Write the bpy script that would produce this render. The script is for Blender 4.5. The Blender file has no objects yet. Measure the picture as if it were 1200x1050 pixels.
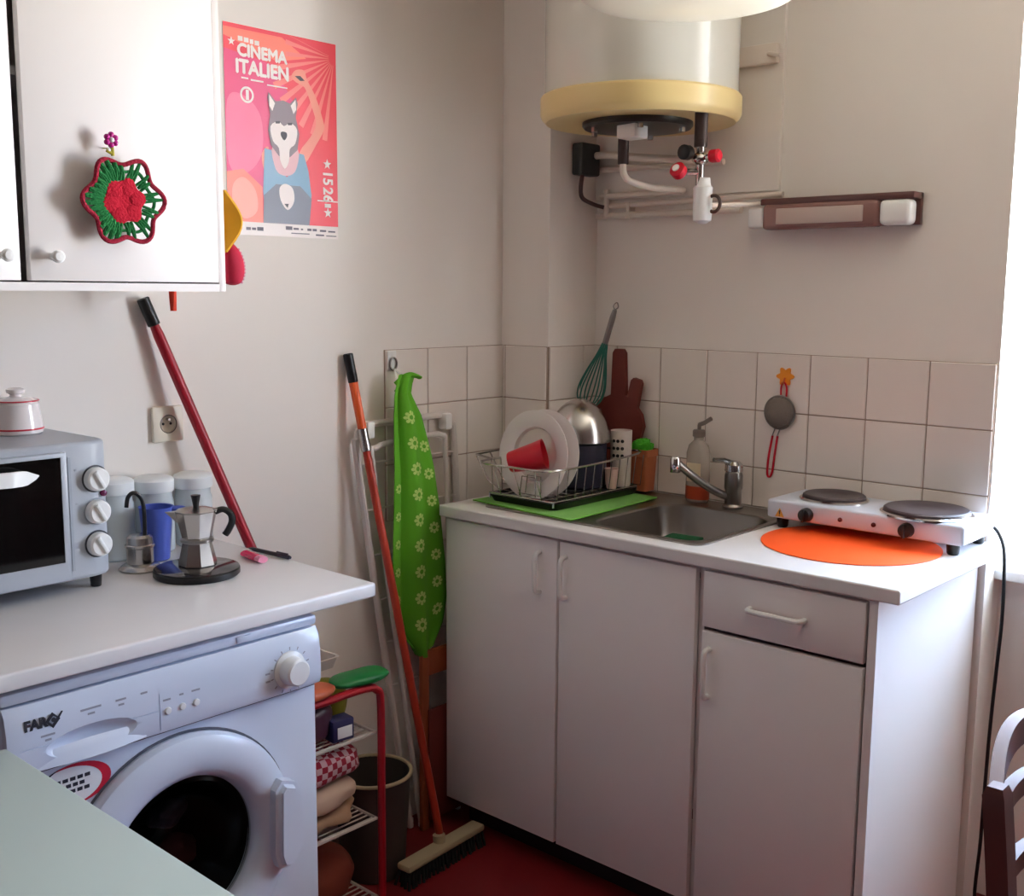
import bpy, bmesh, math, random
from mathutils import Vector, Matrix, Euler
random.seed(7)
PI = math.pi
SC = bpy.context.scene
COL = SC.collection

# ------------------------------------------------------------------ helpers
def lin(c):
    c = c / 255.0
    return c / 12.92 if c <= 0.04045 else ((c + 0.055) / 1.055) ** 2.4
def rgb(r, g, b): return (lin(r), lin(g), lin(b), 1.0)

MATS = {}
def mat(name, col, rough=0.5, metal=0.0, bump=0.0, bscale=40.0, var=0.0, vscale=6.0, spec=0.5,
        trans=0.0, alpha=1.0, coat=0.0, ior=1.45, sheen=0.0):
    if name in MATS: return MATS[name]
    m = bpy.data.materials.new(name); m.use_nodes = True
    nt = m.node_tree; b = nt.nodes['Principled BSDF']
    b.inputs['Base Color'].default_value = rgb(*col)
    b.inputs['Roughness'].default_value = rough
    b.inputs['Metallic'].default_value = metal
    b.inputs['Specular IOR Level'].default_value = spec
    b.inputs['Transmission Weight'].default_value = trans
    b.inputs['Alpha'].default_value = alpha
    b.inputs['Coat Weight'].default_value = coat
    b.inputs['IOR'].default_value = ior
    if sheen: b.inputs['Sheen Weight'].default_value = sheen
    tc = nt.nodes.new('ShaderNodeTexCoord')
    if var > 0:
        n = nt.nodes.new('ShaderNodeTexNoise'); n.inputs['Scale'].default_value = vscale
        n.inputs['Detail'].default_value = 4
        nt.links.new(tc.outputs['Object'], n.inputs['Vector'])
        mx = nt.nodes.new('ShaderNodeMix'); mx.data_type = 'RGBA'
        c = rgb(*col)
        mx.inputs['A'].default_value = tuple(max(0, x * (1 - var)) for x in c[:3]) + (1,)
        mx.inputs['B'].default_value = tuple(min(1, x * (1 + var)) for x in c[:3]) + (1,)
        nt.links.new(n.outputs['Fac'], mx.inputs['Factor'])
        nt.links.new(mx.outputs['Result'], b.inputs['Base Color'])
    if bump > 0:
        n2 = nt.nodes.new('ShaderNodeTexNoise'); n2.inputs['Scale'].default_value = bscale
        n2.inputs['Detail'].default_value = 5
        nt.links.new(tc.outputs['Object'], n2.inputs['Vector'])
        bp = nt.nodes.new('ShaderNodeBump'); bp.inputs['Strength'].default_value = bump
        bp.inputs['Distance'].default_value = 0.004
        nt.links.new(n2.outputs['Fac'], bp.inputs['Height'])
        nt.links.new(bp.outputs['Normal'], b.inputs['Normal'])
    MATS[name] = m
    return m

class G:
    """mesh collector in local coordinates; .m is a transform, .mi the material slot"""
    def __init__(s):
        s.bm = bmesh.new(); s.m = Matrix.Identity(4); s.mi = 0
    def at(s, x=0, y=0, z=0, rx=0, ry=0, rz=0):
        s.m = Matrix.Translation((x, y, z)) @ Euler((rx, ry, rz)).to_matrix().to_4x4(); return s
    def home(s): s.m = Matrix.Identity(4); return s
    def mesh(s, vs, fs):
        bv = [s.bm.verts.new(s.m @ Vector(v)) for v in vs]
        for f in fs:
            try:
                fc = s.bm.faces.new([bv[i] for i in f]); fc.material_index = s.mi
            except ValueError: pass
        return s
    def absorb(s, b2):
        b2.verts.ensure_lookup_table(); b2.verts.index_update()
        s.mesh([v.co.copy() for v in b2.verts], [[v.index for v in f.verts] for f in b2.faces]); b2.free(); return s
    def box(s, x0, x1, y0, y1, z0, z1, bev=0.0, seg=2):
        b = bmesh.new()
        vs = [b.verts.new((x, y, z)) for z in (z0, z1) for x, y in ((x0, y0), (x1, y0), (x1, y1), (x0, y1))]
        for f in ((3, 2, 1, 0), (4, 5, 6, 7), (0, 1, 5, 4), (1, 2, 6, 5), (2, 3, 7, 6), (3, 0, 4, 7)):
            b.faces.new([vs[i] for i in f])
        if bev > 0:
            bmesh.ops.bevel(b, geom=list(b.edges), offset=bev, segments=seg, affect='EDGES', profile=0.5)
        return s.absorb(b)
    def lathe(s, prof, n=32, cap0=True, cap1=True):
        vs = []; fs = []
        for r, z in prof:
            for k in range(n):
                a = 2 * PI * k / n; vs.append((r * math.cos(a), r * math.sin(a), z))
        for i in range(len(prof) - 1):
            for k in range(n):
                k2 = (k + 1) % n
                fs.append((i * n + k, i * n + k2, (i + 1) * n + k2, (i + 1) * n + k))
        if cap0: fs.append(tuple(range(n))[::-1])
        if cap1: fs.append(tuple((len(prof) - 1) * n + k for k in range(n)))
        return s.mesh(vs, fs)
    def cyl(s, r, z0, z1, n=28, bev=0.0):
        if bev > 0: return s.lathe([(r - bev, z0), (r, z0 + bev), (r, z1 - bev), (r - bev, z1)], n)
        return s.lathe([(r, z0), (r, z1)], n)
    def tube(s, pts, r, n=10, closed=False, rads=None):
        P = [Vector(p) for p in pts]; N = len(P)
        vs = []; fs = []; up = None
        for i, p in enumerate(P):
            if closed: t = P[(i + 1) % N] - P[i - 1]
            else: t = P[min(i + 1, N - 1)] - P[max(i - 1, 0)]
            if t.length < 1e-9: t = Vector((0, 0, 1))
            t.normalize()
            if up is None:
                up = Vector((0, 0, 1)) if abs(t.z) < 0.9 else Vector((1, 0, 0))
            up = up - t * up.dot(t)
            if up.length < 1e-6: up = t.orthogonal()
            up.normalize(); sd = t.cross(up)
            rr = rads[i] if rads else r
            for k in range(n):
                a = 2 * PI * k / n; vs.append(p + up * (rr * math.cos(a)) + sd * (rr * math.sin(a)))
        for i in range(N if closed else N - 1):
            j = (i + 1) % N
            for k in range(n):
                k2 = (k + 1) % n
                fs.append((i * n + k, i * n + k2, j * n + k2, j * n + k))
        if not closed:
            fs.append(tuple(range(n))[::-1]); fs.append(tuple((N - 1) * n + k for k in range(n)))
        return s.mesh(vs, fs)
    def prism(s, out, z0, z1):
        n = len(out)
        vs = [(x, y, z0) for x, y in out] + [(x, y, z1) for x, y in out]
        fs = [tuple(range(n))[::-1], tuple(range(n, 2 * n))] + [(i, (i + 1) % n, n + (i + 1) % n, n + i) for i in range(n)]
        return s.mesh(vs, fs)
    def poly(s, out, z=0.0):
        return s.mesh([(x, y, z) for x, y in out], [tuple(range(len(out)))])
    def ell(s, c, r, nu=20, nv=12, p=1.0):
        vs = []; fs = []
        def pw(v): return math.copysign(abs(v) ** p, v)
        for i in range(1, nv):
            th = PI * i / nv
            for k in range(nu):
                a = 2 * PI * k / nu
                vs.append((c[0] + r[0] * pw(math.sin(th)) * pw(math.cos(a)), c[1] + r[1] * pw(math.sin(th)) * pw(math.sin(a)), c[2] + r[2] * pw(math.cos(th))))
        for i in range(nv - 2):
            for k in range(nu):
                k2 = (k + 1) % nu
                fs.append((i * nu + k, (i + 1) * nu + k, (i + 1) * nu + k2, i * nu + k2))
        vs.append((c[0], c[1], c[2] + r[2])); vs.append((c[0], c[1], c[2] - r[2]))
        t = len(vs) - 2
        for k in range(nu):
            k2 = (k + 1) % nu
            fs.append((t, k, k2)); fs.append((t + 1, (nv - 2) * nu + k2, (nv - 2) * nu + k))
        return s.mesh(vs, fs)
    def surf(s, nu, nv, fn, thick=0.0):
        vs = []; fs = []
        for i in range(nu + 1):
            for j in range(nv + 1): vs.append(Vector(fn(i / nu, j / nv)))
        q = lambda i, j: i * (nv + 1) + j
        for i in range(nu):
            for j in range(nv): fs.append((q(i, j), q(i + 1, j), q(i + 1, j + 1), q(i, j + 1)))
        if thick:
            N = len(vs); nrm = [Vector((0, 0, 0)) for _ in vs]
            for f in fs:
                nn = (vs[f[1]] - vs[f[0]]).cross(vs[f[3]] - vs[f[0]])
                for i in f: nrm[i] += nn
            back = []
            for v, nn in zip(vs, nrm):
                if nn.length > 0: nn.normalize()
                back.append(v - nn * thick)
            f2 = [tuple(i + N for i in f[::-1]) for f in fs]
            edge = [q(i, 0) for i in range(nu + 1)] + [q(nu, j) for j in range(1, nv + 1)] + [q(i, nv) for i in range(nu - 1, -1, -1)] + [q(0, j) for j in range(nv - 1, 0, -1)]
            f3 = [(edge[k], edge[k] + N, edge[(k + 1) % len(edge)] + N, edge[(k + 1) % len(edge)]) for k in range(len(edge))]
            vs = vs + back; fs = fs + f2 + f3
        return s.mesh(vs, fs)
    def loft(s, rings, cap0=False, cap1=True):
        n = len(rings[0]); vs = [v for r in rings for v in r]; fs = []
        for i in range(len(rings) - 1):
            for k in range(n):
                k2 = (k + 1) % n
                fs.append((i * n + k, i * n + k2, (i + 1) * n + k2, (i + 1) * n + k))
        if cap0: fs.append(tuple(range(n))[::-1])
        if cap1: fs.append(tuple((len(rings) - 1) * n + k for k in range(n)))
        return s.mesh(vs, fs)

def rrect(x0, x1, y0, y1, r, n=5):
    out = []
    for cx, cy, a0 in ((x1 - r, y1 - r, 0), (x0 + r, y1 - r, 90), (x0 + r, y0 + r, 180), (x1 - r, y0 + r, 270)):
        for k in range(n + 1):
            a = math.radians(a0 + 90 * k / n); out.append((cx + r * math.cos(a), cy + r * math.sin(a)))
    return out
def r3(o, z): return [(x, y, z) for x, y in o]
def circ(cx, cy, r, n=32, ry=None):
    return [(cx + r * math.cos(2 * PI * k / n), cy + (ry or r) * math.sin(2 * PI * k / n)) for k in range(n)]
def catmull(pts, n=6, closed=False):
    P = [Vector(p) for p in pts]; N = len(P); out = []
    rng = range(N if closed else N - 1)
    for i in rng:
        g = lambda k: P[k % N] if closed else P[max(0, min(N - 1, k))]
        a, b, c, d = g(i - 1), g(i), g(i + 1), g(i + 2)
        for k in range(n):
            t = k / n
            out.append(0.5 * ((2 * b) + (c - a) * t + (2 * a - 5 * b + 4 * c - d) * t * t + (3 * b - a - 3 * c + d) * t ** 3))
    if not closed: out.append(P[-1])
    return out

def link_mesh(name, g, mats, smooth=True, ang=35):
    me = bpy.data.meshes.new(name)
    bmesh.ops.recalc_face_normals(g.bm, faces=list(g.bm.faces)) if not getattr(g, 'flat', False) else None
    g.bm.to_mesh(me); g.bm.free()
    for m in (mats if isinstance(mats, (list, tuple)) else [mats]): me.materials.append(m)
    if smooth:
        for p in me.polygons: p.use_smooth = True
        me.set_sharp_from_angle(angle=math.radians(ang))
    o = bpy.data.objects.new(name, me); COL.objects.link(o)
    return o
def root_of(o):
    v = Vector(o.location)
    while o.parent: o = o.parent; v += Vector(o.location)
    return v
def part(name, g, mats, parent, world=False, label=None, loc=(0, 0, 0), **k):
    """a part; world=True: the mesh was written in room coordinates"""
    if world:
        v = root_of(parent)
        for x in g.bm.verts: x.co -= v
    o = link_mesh(name, g, mats, **k); o.parent = parent; o.location = loc
    if label: o['label'] = label
    return o
def tag(o, label, cat, group=None, kind=None):
    o['label'] = label; o['category'] = cat
    if group: o['group'] = group
    if kind: o['kind'] = kind
    return o
def thing(name, label, cat, loc=(0, 0, 0), rz=0, group=None, rot=None):
    o = bpy.data.objects.new(name, None); COL.objects.link(o); o.empty_display_size = 0.05
    o.location = loc; o.rotation_euler = rot or (0, 0, rz)
    return tag(o, label, cat, group)
def solo(name, g, mats, label, cat, loc=(0, 0, 0), rot=(0, 0, 0), group=None, world=False, **k):
    if world:
        for x in g.bm.verts: x.co -= Vector(loc)
    o = link_mesh(name, g, mats, **k); o.location = loc; o.rotation_euler = rot
    return tag(o, label, cat, group)
def struct(name, g, mats, **k):
    o = link_mesh(name, g, mats, **k); o['kind'] = 'structure'; return o
def cut(o, cutters):
    """carve the cutter meshes (G) out of o"""
    for g in cutters:
        c = link_mesh('carve', g, [o.data.materials[0]])
        bpy.context.view_layer.update()
        c.matrix_world = o.matrix_world
        md = o.modifiers.new('b', 'BOOLEAN'); md.operation = 'DIFFERENCE'; md.object = c; md.solver = 'EXACT'
        bpy.context.view_layer.update()
        dg = bpy.context.evaluated_depsgraph_get()
        me = bpy.data.meshes.new_from_object(o.evaluated_get(dg)); nm = o.data.name
        old = o.data; o.modifiers.clear(); o.data = me
        bpy.data.meshes.remove(old); me.name = nm
        cm = c.data; bpy.data.objects.remove(c); bpy.data.meshes.remove(cm)
        for p in me.polygons: p.use_smooth = True
        me.set_sharp_from_angle(angle=math.radians(35))
def text_into(g, s, size, M, depth=0.0, align='CENTER', bold=0.0, sx=1.0):
    cu = bpy.data.curves.new('lettering', 'FONT'); cu.body = s; cu.size = size; cu.align_x = align; cu.align_y = 'CENTER'
    cu.extrude = depth; cu.offset = bold; cu.resolution_u = 3
    t = bpy.data.objects.new('lettering', cu); COL.objects.link(t); bpy.context.view_layer.update()
    me = bpy.data.meshes.new_from_object(t.evaluated_get(bpy.context.evaluated_depsgraph_get()))
    me.calc_loop_triangles()
    old = g.m; g.m = M @ Matrix.Diagonal((sx, 1, 1, 1))
    g.mesh([v.co.copy() for v in me.vertices], [list(t_.vertices) for t_ in me.loop_triangles])
    g.m = old
    bpy.data.objects.remove(t); bpy.data.meshes.remove(me); bpy.data.curves.remove(cu)
def Mfrom(xa, ya, o):
    xa = Vector(xa).normalized(); ya = Vector(ya).normalized(); za = xa.cross(ya)
    m = Matrix((xa, ya, za)).transposed().to_4x4(); m.translation = Vector(o); return m

# ------------------------------------------------------------------ materials
WALL = mat('wall_paint', (236, 230, 223), 0.75, bump=0.12, bscale=22, var=0.02, vscale=2.5)
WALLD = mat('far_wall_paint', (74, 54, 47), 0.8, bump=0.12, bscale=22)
CEIL = mat('ceiling_paint', (196, 188, 176), 0.8)
FLOOR = mat('red_lino', (118, 26, 30), 0.45, var=0.12, vscale=9, bump=0.05)
TILE = mat('white_tile', (233, 224, 216), 0.16, var=0.03, vscale=5)
GROUT = mat('grout', (164, 145, 131), 0.85, bump=0.2, bscale=90)
LAM = mat('white_laminate', (239, 234, 232), 0.38, var=0.012, vscale=3)
TOPW = mat('worktop_laminate', (226, 223, 222), 0.33, var=0.02, vscale=14)
TOPT = mat('table_laminate', (186, 199, 190), 0.4, var=0.015, vscale=6)
PLINTH = mat('dark_plinth', (40, 30, 30), 0.6)
WPLAST = mat('white_plastic', (236, 236, 234), 0.3)
APPL = mat('appliance_white', (209, 217, 232), 0.28, coat=0.2)
APPL2 = mat('appliance_grey', (160, 166, 174), 0.35)
TOAST = mat('oven_enamel', (170, 175, 183), 0.35)
BLACK = mat('black_plastic', (16, 15, 16), 0.35)
DGLASS = mat('dark_glass', (10, 9, 9), 0.07, spec=0.6)
STEEL = mat('brushed_steel', (190, 186, 182), 0.24, metal=1.0)
SINKM = mat('sink_steel', (150, 144, 138), 0.32, metal=1.0)
CHROME = mat('chrome', (215, 213, 210), 0.1, metal=1.0)
DCHROME = mat('dull_chrome', (150, 146, 142), 0.28, metal=1.0)
REDP = mat('red_pole', (150, 16, 34), 0.35)
ORANGE = mat('orange_pole', (206, 84, 34), 0.35)
GREEN = mat('green_cloth', (92, 165, 30), 0.85, bump=0.2, bscale=160, sheen=0.2)
GREEN2 = mat('apron_green', (84, 156, 26), 0.9, bump=0.15, bscale=140)
PETAL = mat('apron_flower_print', (176, 205, 110), 0.9)
ORMAT = mat('orange_mat', (244, 88, 22), 0.6)
REDCUP = mat('red_plastic', (198, 12, 40), 0.3)
WOODD = mat('dark_red_wood', (112, 46, 38), 0.5, var=0.2, vscale=18)
WOODC = mat('brown_chair_wood', (86, 40, 34), 0.42, var=0.25, vscale=14)
CREAM = mat('cream_enamel', (226, 202, 142), 0.35)
TANK = mat('tank_enamel', (216, 214, 202), 0.22, coat=0.3)
PIPEW = mat('painted_pipe', (226, 214, 202), 0.45)
BROWNP = mat('brown_plastic', (96, 62, 58), 0.3)
PORC = mat('porcelain', (236, 228, 226), 0.15, coat=0.3)
REDLINE = mat('red_glaze', (190, 30, 50), 0.3)
BLUEP = mat('blue_plastic', (72, 92, 180), 0.35)
WOOL_R = mat('red_wool', (178, 8, 40), 0.95, bump=0.8, bscale=220)
WOOL_B = mat('burgundy_wool', (150, 22, 50), 0.95, bump=0.8, bscale=220)
WOOL_G = mat('green_wool', (22, 108, 52), 0.95, bump=0.8, bscale=220)
YEL = mat('yellow_cloth', (214, 158, 28), 0.85, bump=0.2, bscale=120)
PURP = mat('purple_bead', (176, 32, 128), 0.25)
INK = mat('dark_ink', (34, 34, 44), 0.6)
GLASS = mat('clear_glass', (224, 234, 234), 0.04, trans=1.0, ior=1.35)
WINGL = bpy.data.materials.new('window_glass'); WINGL.use_nodes = True
_nt = WINGL.node_tree; _nt.nodes.clear()
_o = _nt.nodes.new('ShaderNodeOutputMaterial'); _m = _nt.nodes.new('ShaderNodeMixShader'); _t = _nt.nodes.new('ShaderNodeBsdfTransparent'); _g = _nt.nodes.new('ShaderNodeBsdfGlossy')
_g.inputs['Roughness'].default_value = 0.02; _m.inputs[0].default_value = 0.06
_nt.links.new(_t.outputs[0], _m.inputs[1]); _nt.links.new(_g.outputs[0], _m.inputs[2]); _nt.links.new(_m.outputs[0], _o.inputs[0])
DARKPOT = mat('navy_enamel', (38, 38, 54), 0.3)
TEAL = mat('teal_silicone', (36, 112, 98), 0.4)
TERRA = mat('terracotta', (178, 100, 66), 0.8)
CAST = mat('hotplate_iron', (64, 54, 56), 0.5, bump=0.1, bscale=60)
WBAR = mat('cream_brush_body', (178, 162, 130), 0.5)
RACKR = mat('red_tube', (150, 14, 28), 0.35)
GREYB = mat('grey_bucket', (66, 58, 54), 0.5)
WHITEW = mat('white_wire', (196, 186, 176), 0.4)

# ------------------------------------------------------------------ the room
RX, RY, H = 2.95, -3.35, 2.55
WX0, WX1, WZ0, WZ1, WD = 1.312, 2.12, 0.80, 2.30, 0.34      # window recess
g = G(); g.box(-0.2, RX + 0.2, RY - 0.2, WD + 0.1, -0.1, 0); struct('floor', g, FLOOR)
g = G(); g.box(-0.2, RX + 0.2, RY - 0.2, WD + 0.1, H, H + 0.1); struct('ceiling', g, CEIL)
g = G(); g.box(-0.2, 0, RY - 0.2, WD + 0.1, 0, H); struct('wall_left', g, WALL)
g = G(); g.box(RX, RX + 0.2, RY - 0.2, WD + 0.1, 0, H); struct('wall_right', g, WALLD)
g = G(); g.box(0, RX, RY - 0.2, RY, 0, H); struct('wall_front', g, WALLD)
g = G()
g.box(0, WX0, 0, WD + 0.1, 0, H); g.box(WX1, RX, 0, WD + 0.1, 0, H)
g.box(WX0, WX1, 0, WD + 0.1, WZ1, H); g.box(WX0, WX1, 0.10, WD + 0.1, 0, WZ0)
struct('wall_back', g, WALL)
g = G(); g.box(0, 0.173, -0.212, 0, 0, H); struct('wall_pier', g, WALL)          # chimney-like pier in the corner
g = G(); g.box(0.174, 0.752, -0.012, 0, 1.712, H); struct('trim_1', g, WALL)       # flat board behind the boiler
g = G(); g.box(WX0 - 0.004, WX1 + 0.004, 0.06, WD, WZ0, WZ0 + 0.025, 0.004); struct('trim_2', g, WPLAST)   # sill
# casement window
wn = bpy.data.objects.new('window_1', None); COL.objects.link(wn); wn.location = (WX0, WD - 0.03, WZ0 + 0.025); wn['kind'] = 'structure'
W_, H_ = WX1 - WX0, WZ1 - WZ0 - 0.025
g = G()
for a, b in ((0, 0.04), (W_ - 0.04, W_), (W_ / 2 - 0.035, W_ / 2 + 0.035)): g.box(a, b, -0.02, 0.03, 0, H_, 0.004)
for a, b in ((0, 0.05), (H_ - 0.04, H_), (H_ * 0.62, H_ * 0.62 + 0.03)): g.box(0.04, W_ - 0.04, -0.018, 0.028, a, b, 0.004)
part('window_frame', g, WPLAST, wn)
for k, (a, b) in enumerate(((0.04, W_ / 2 - 0.035), (W_ / 2 + 0.035, W_ - 0.04))):
    for z0, z1 in ((0.05, H_ * 0.62), (H_ * 0.62 + 0.03, H_ - 0.04)):
        g = G(); g.box(a, b, 0.003, 0.006, z0, z1); part('window_pane', g, WINGL, wn)
g = G(); g.at(W_ / 2, -0.02, 0.55, PI / 2); g.cyl(0.012, 0, 0.03, 14); g.home(); g.tube([(W_ / 2, -0.05, 0.55), (W_ / 2, -0.052, 0.47)], 0.008)
part('window_handle', g, WPLAST, wn)

# tiles: 15 cm squares with brownish grout
TT = 1.304
def tile_field(name, M, u_lines, z_lines):
    """M maps (u, depth, z); each tile a pillow-edged slab on a grout bed"""
    g = G(); g.m = M
    g.box(u_lines[0], u_lines[-1], 0, 0.004, z_lines[0], z_lines[-1])
    g.mi = 1
    for a, b in zip(u_lines, u_lines[1:]):
        for c, d in zip(z_lines, z_lines[1:]):
            g.box(a + 0.0014, b - 0.0014, 0.001, 0.0075, c + 0.0014, d - 0.0014, 0.0015, 1)
    return struct(name, g, [GROUT, TILE])
tile_field('trim_3', Mfrom((1, 0, 0), (0, -1, 0), (0, 0, 0)) @ Matrix.Diagonal((1, 1, -1, 1)),
           [0.173, 0.258] + [0.408 + 0.15 * k for k in range(7)], [0.9005, TT - 0.3, TT - 0.15, TT])
tile_field('trim_4', Mfrom((0, -1, 0), (1, 0, 0), (0, -0.212, 0)), [0, 0.15, 0.30, 0.45], [TT - 0.45, TT - 0.3, TT - 0.15, TT])
tile_field('trim_5', Mfrom((1, 0, 0), (0, -1, 0), (0, -0.212, 0)) @ Matrix.Diagonal((1, 1, -1, 1)), [0.009, 0.018, 0.173], [0.9005, TT - 0.3, TT - 0.15, TT])
tile_field('trim_6', Mfrom((0, -1, 0), (1, 0, 0), (0.173, 0, 0)), [0.01, 0.062, 0.212], [0.9005, TT - 0.3, TT - 0.15, TT])

# ------------------------------------------------------------------ sink unit
CF = -0.56      # worktop front edge
cab = thing('sink_cabinet', 'white three-door base cabinet with one drawer under the sink and hotplate', 'cabinet', (0.70, -0.28, 0))
g = G()
g.box(0.113, 0.129, -0.528, -0.226, 0.085, 0.868); g.box(1.279, 1.297, -0.545, -0.008, 0, 0.868)
g.box(0.129, 1.279, -0.525, -0.226, 0.085, 0.101); g.box(0.19, 1.279, -0.03, -0.014, 0.085, 0.74)
g.box(0.885, 0.899, -0.528, -0.03, 0.101, 0.868); g.box(0.129, 1.279, -0.527, -0.51, 0.85, 0.868)
part('carcass', g, LAM, cab, True)
g = G(); g.box(0.13, 1.278, -0.475, -0.46, 0.0, 0.085); part('plinth', g, PLINTH, cab, True, label='dark recessed plinth')
def d_handle(parent, c, vertical=True, L=0.1):
    g = G(); h = L / 2
    pts = [(0, 0, -h), (0, -0.014, -h + 0.002), (0, -0.021, -h + 0.012), (0, -0.022, 0), (0, -0.021, h - 0.012), (0, -0.014, h - 0.002), (0, 0, h)]
    if not vertical: pts = [(p[2], p[1], p[0]) for p in pts]
    g.m = Matrix.Translation(c)
    g.tube(catmull(pts, 4), 0.0062, 10)
    return part('handle', g, WPLAST, parent, True)
def front(name, x0, x1, z0, z1):
    g = G(); g.box(x0, x1, -0.548, -0.531, z0, z1, 0.0018)
    return part(name, g, LAM, cab, True)
d = front('door', 0.113, 0.493, 0.087, 0.862); d_handle(d, (0.440, -0.548, 0.776))
d = front('door', 0.501, 0.886, 0.087, 0.862); d_handle(d, (0.521, -0.548, 0.776))
d = front('door', 0.906, 1.273, 0.087, 0.728); d_handle(d, (0.925, -0.548, 0.636), L=0.108)
d = front('drawer', 0.906, 1.273, 0.738, 0.862); d_handle(d, (1.084, -0.548, 0.800), False, 0.125)

# worktop: one slab, notched round the corner pier, with the sink opening
SX0, SX1, SY0, SY1 = 0.20, 0.868, -0.508, -0.035
BX0, BX1, BY0, BY1 = 0.53, 0.845, -0.478, -0.125
g = G(); g.prism([(0.105, CF - 0.008), (1.340, CF + 0.008), (1.345, -0.0095), (0.1825, -0.0095), (0.1825, -0.222), (0.105, -0.222)], 0.87, 0.90)
wt = solo('worktop', g, TOPW, 'white laminate worktop holding the steel sink and the double hotplate', 'worktop', (0.7, -0.3, 0.87), world=True)
bv = wt.modifiers.new('edge', 'BEVEL'); bv.width = 0.005; bv.segments = 3; bv.limit_method = 'ANGLE'
g = G(); g.box(BX0 - 0.012 - 0.7, BX1 + 0.012 - 0.7, BY0 - 0.012 + 0.3, BY1 + 0.012 + 0.3, -0.2, 0.2)
wt.modifiers.clear(); cut(wt, [g])
bv = wt.modifiers.new('edge', 'BEVEL'); bv.width = 0.004; bv.segments = 3; bv.limit_method = 'ANGLE'

sk = thing('sink', 'stainless steel inset sink with a left drainer partly under the green mat', 'sink', ((SX0 + SX1) / 2, (SY0 + SY1) / 2, 0.9))
g = G()
nn = 6
R0 = rrect(SX0, SX1, SY0, SY1, 0.03, nn)
Bo = rrect(BX0, BX1, BY0, BY1, 0.06, nn)
g.loft([r3(R0, 0.9004), r3(R0, 0.9035), r3(rrect(SX0 + .006, SX1 - .006, SY0 + .006, SY1 - .006, 0.028, nn), 0.9055), r3(rrect(SX0 + .012, SX1 - .010, SY0 + .010, SY1 - .012, 0.026, nn), 0.9035),
        r3(rrect(BX0 - .004, BX1 + .004, BY0 - .004, BY1 + .004, 0.062, nn), 0.9025), r3(Bo, 0.899),
        r3(rrect(BX0 + .008, BX1 - .008, BY0 + .008, BY1 - .008, 0.055, nn), 0.835), r3(rrect(BX0 + .02, BX1 - .02, BY0 + .02, BY1 - .02, 0.05, nn), 0.806),
        r3(rrect(BX0 + .05, BX1 - .05, BY0 + .05, BY1 - .05, 0.04, nn), 0.799)], cap1=True)
part('basin', g, SINKM, sk, True)
g = G(); g.m = Matrix.Translation((0.69, -0.30, 0)); g.lathe([(0.0, 0.7995), (0.034, 0.7995), (0.036, 0.802), (0.030, 0.8035), (0.012, 0.8005)], 24, False, True)
part('drain', g, CHROME, sk, True)
g = G(); g.box(-0.045, 0.045, -0.03, 0.03, 0, 0.03, 0.006); g.mi = 1; g.box(-0.045, 0.045, -0.03, 0.03, 0.031, 0.038, 0.003)
solo('sponge', g, [mat('sponge_green', (20, 112, 62), 0.95, bump=0.7, bscale=120), mat('scour_green', (10, 80, 44), 0.95, bump=1, bscale=200)],
     'dark green washing-up sponge lying in the steel sink basin', 'sponge', (0.632, -0.214, 0.8008), (0, 0, 0.12))

# mixer tap
tp = thing('kitchen_tap', 'chrome single-lever mixer tap with a long swivel spout behind the sink', 'tap', (0.690, -0.072, 0.904))
g = G(); g.lathe([(0.027, 0), (0.027, 0.004), (0.022, 0.010), (0.021, 0.045), (0.0235, 0.05), (0.0235, 0.085), (0.021, 0.093)], 24); part('body', g, DCHROME, tp)
g = G(); g.tube(catmull([(-0.012, -0.01, 0.028), (-0.035, -0.055, 0.052), (-0.06, -0.11, 0.092), (-0.081, -0.15, 0.128)], 4), 0.0105, 12)
sp = part('spout', g, DCHROME, tp)
g = G(); g.m = Matrix.Translation((-0.081, -0.15, 0.128)); g.lathe([(0.0125, -0.028), (0.0135, -0.026), (0.0135, 0.006), (0.010, 0.012)], 18); part('aerator', g, CHROME, sp)
g = G(); g.lathe([(0.022, 0.093), (0.024, 0.096), (0.023, 0.112), (0.015, 0.121)], 24)
g.tube([(0, 0, 0.112), (-0.015, -0.03, 0.125), (-0.024, -0.06, 0.128)], 0.007, 10, rads=[0.010, 0.008, 0.006]); part('lever', g, CHROME, tp)

# soap bottle
sb = thing('soap_bottle', 'clear pump bottle with a little orange liquid soap left behind the sink', 'bottle', (0.575, -0.062, 0.904))
g = G(); g.loft([r3(circ(0, 0, .031, 24, .022), 0), r3(circ(0, 0, .034, 24, .024), .006), r3(circ(0, 0, .034, 24, .024), .13), r3(circ(0, 0, .028, 24, .021), .15), r3(circ(0, 0, .013, 24, .013), .164), r3(circ(0, 0, .013, 24, .013), .172)], cap0=True)
part('bottle_body', g, mat('bottle_plastic', (214, 206, 196), 0.25, trans=0.55, ior=1.2), sb)
g = G(); g.loft([r3(circ(0, 0, .032, 24, .0225), .003), r3(circ(0, 0, .0345, 24, .0245), .008), r3(circ(0, 0, .0345, 24, .0245), .042)], cap0=True)
part('soap', g, mat('soap_orange', (180, 70, 42), 0.3), sb)
g = G(); g.m = Matrix.Rotation(0.1, 4, 'Z'); g.box(-0.02, 0.02, -0.0262, -0.0245, 0.055, 0.105, 0.0006); part('sticker', g, mat('soap_label', (205, 190, 160), 0.5), sb)
g = G(); g.cyl(0.017, 0.172, 0.192, 20, 0.003); g.cyl(0.005, 0.19, 0.205, 10)
g.tube([(0, 0, 0.205), (0.018, -0.004, 0.212), (0.04, -0.008, 0.225)], 0.006, 10); part('pump', g, mat('pump_grey', (128, 116, 108), 0.4), sb)

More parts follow.
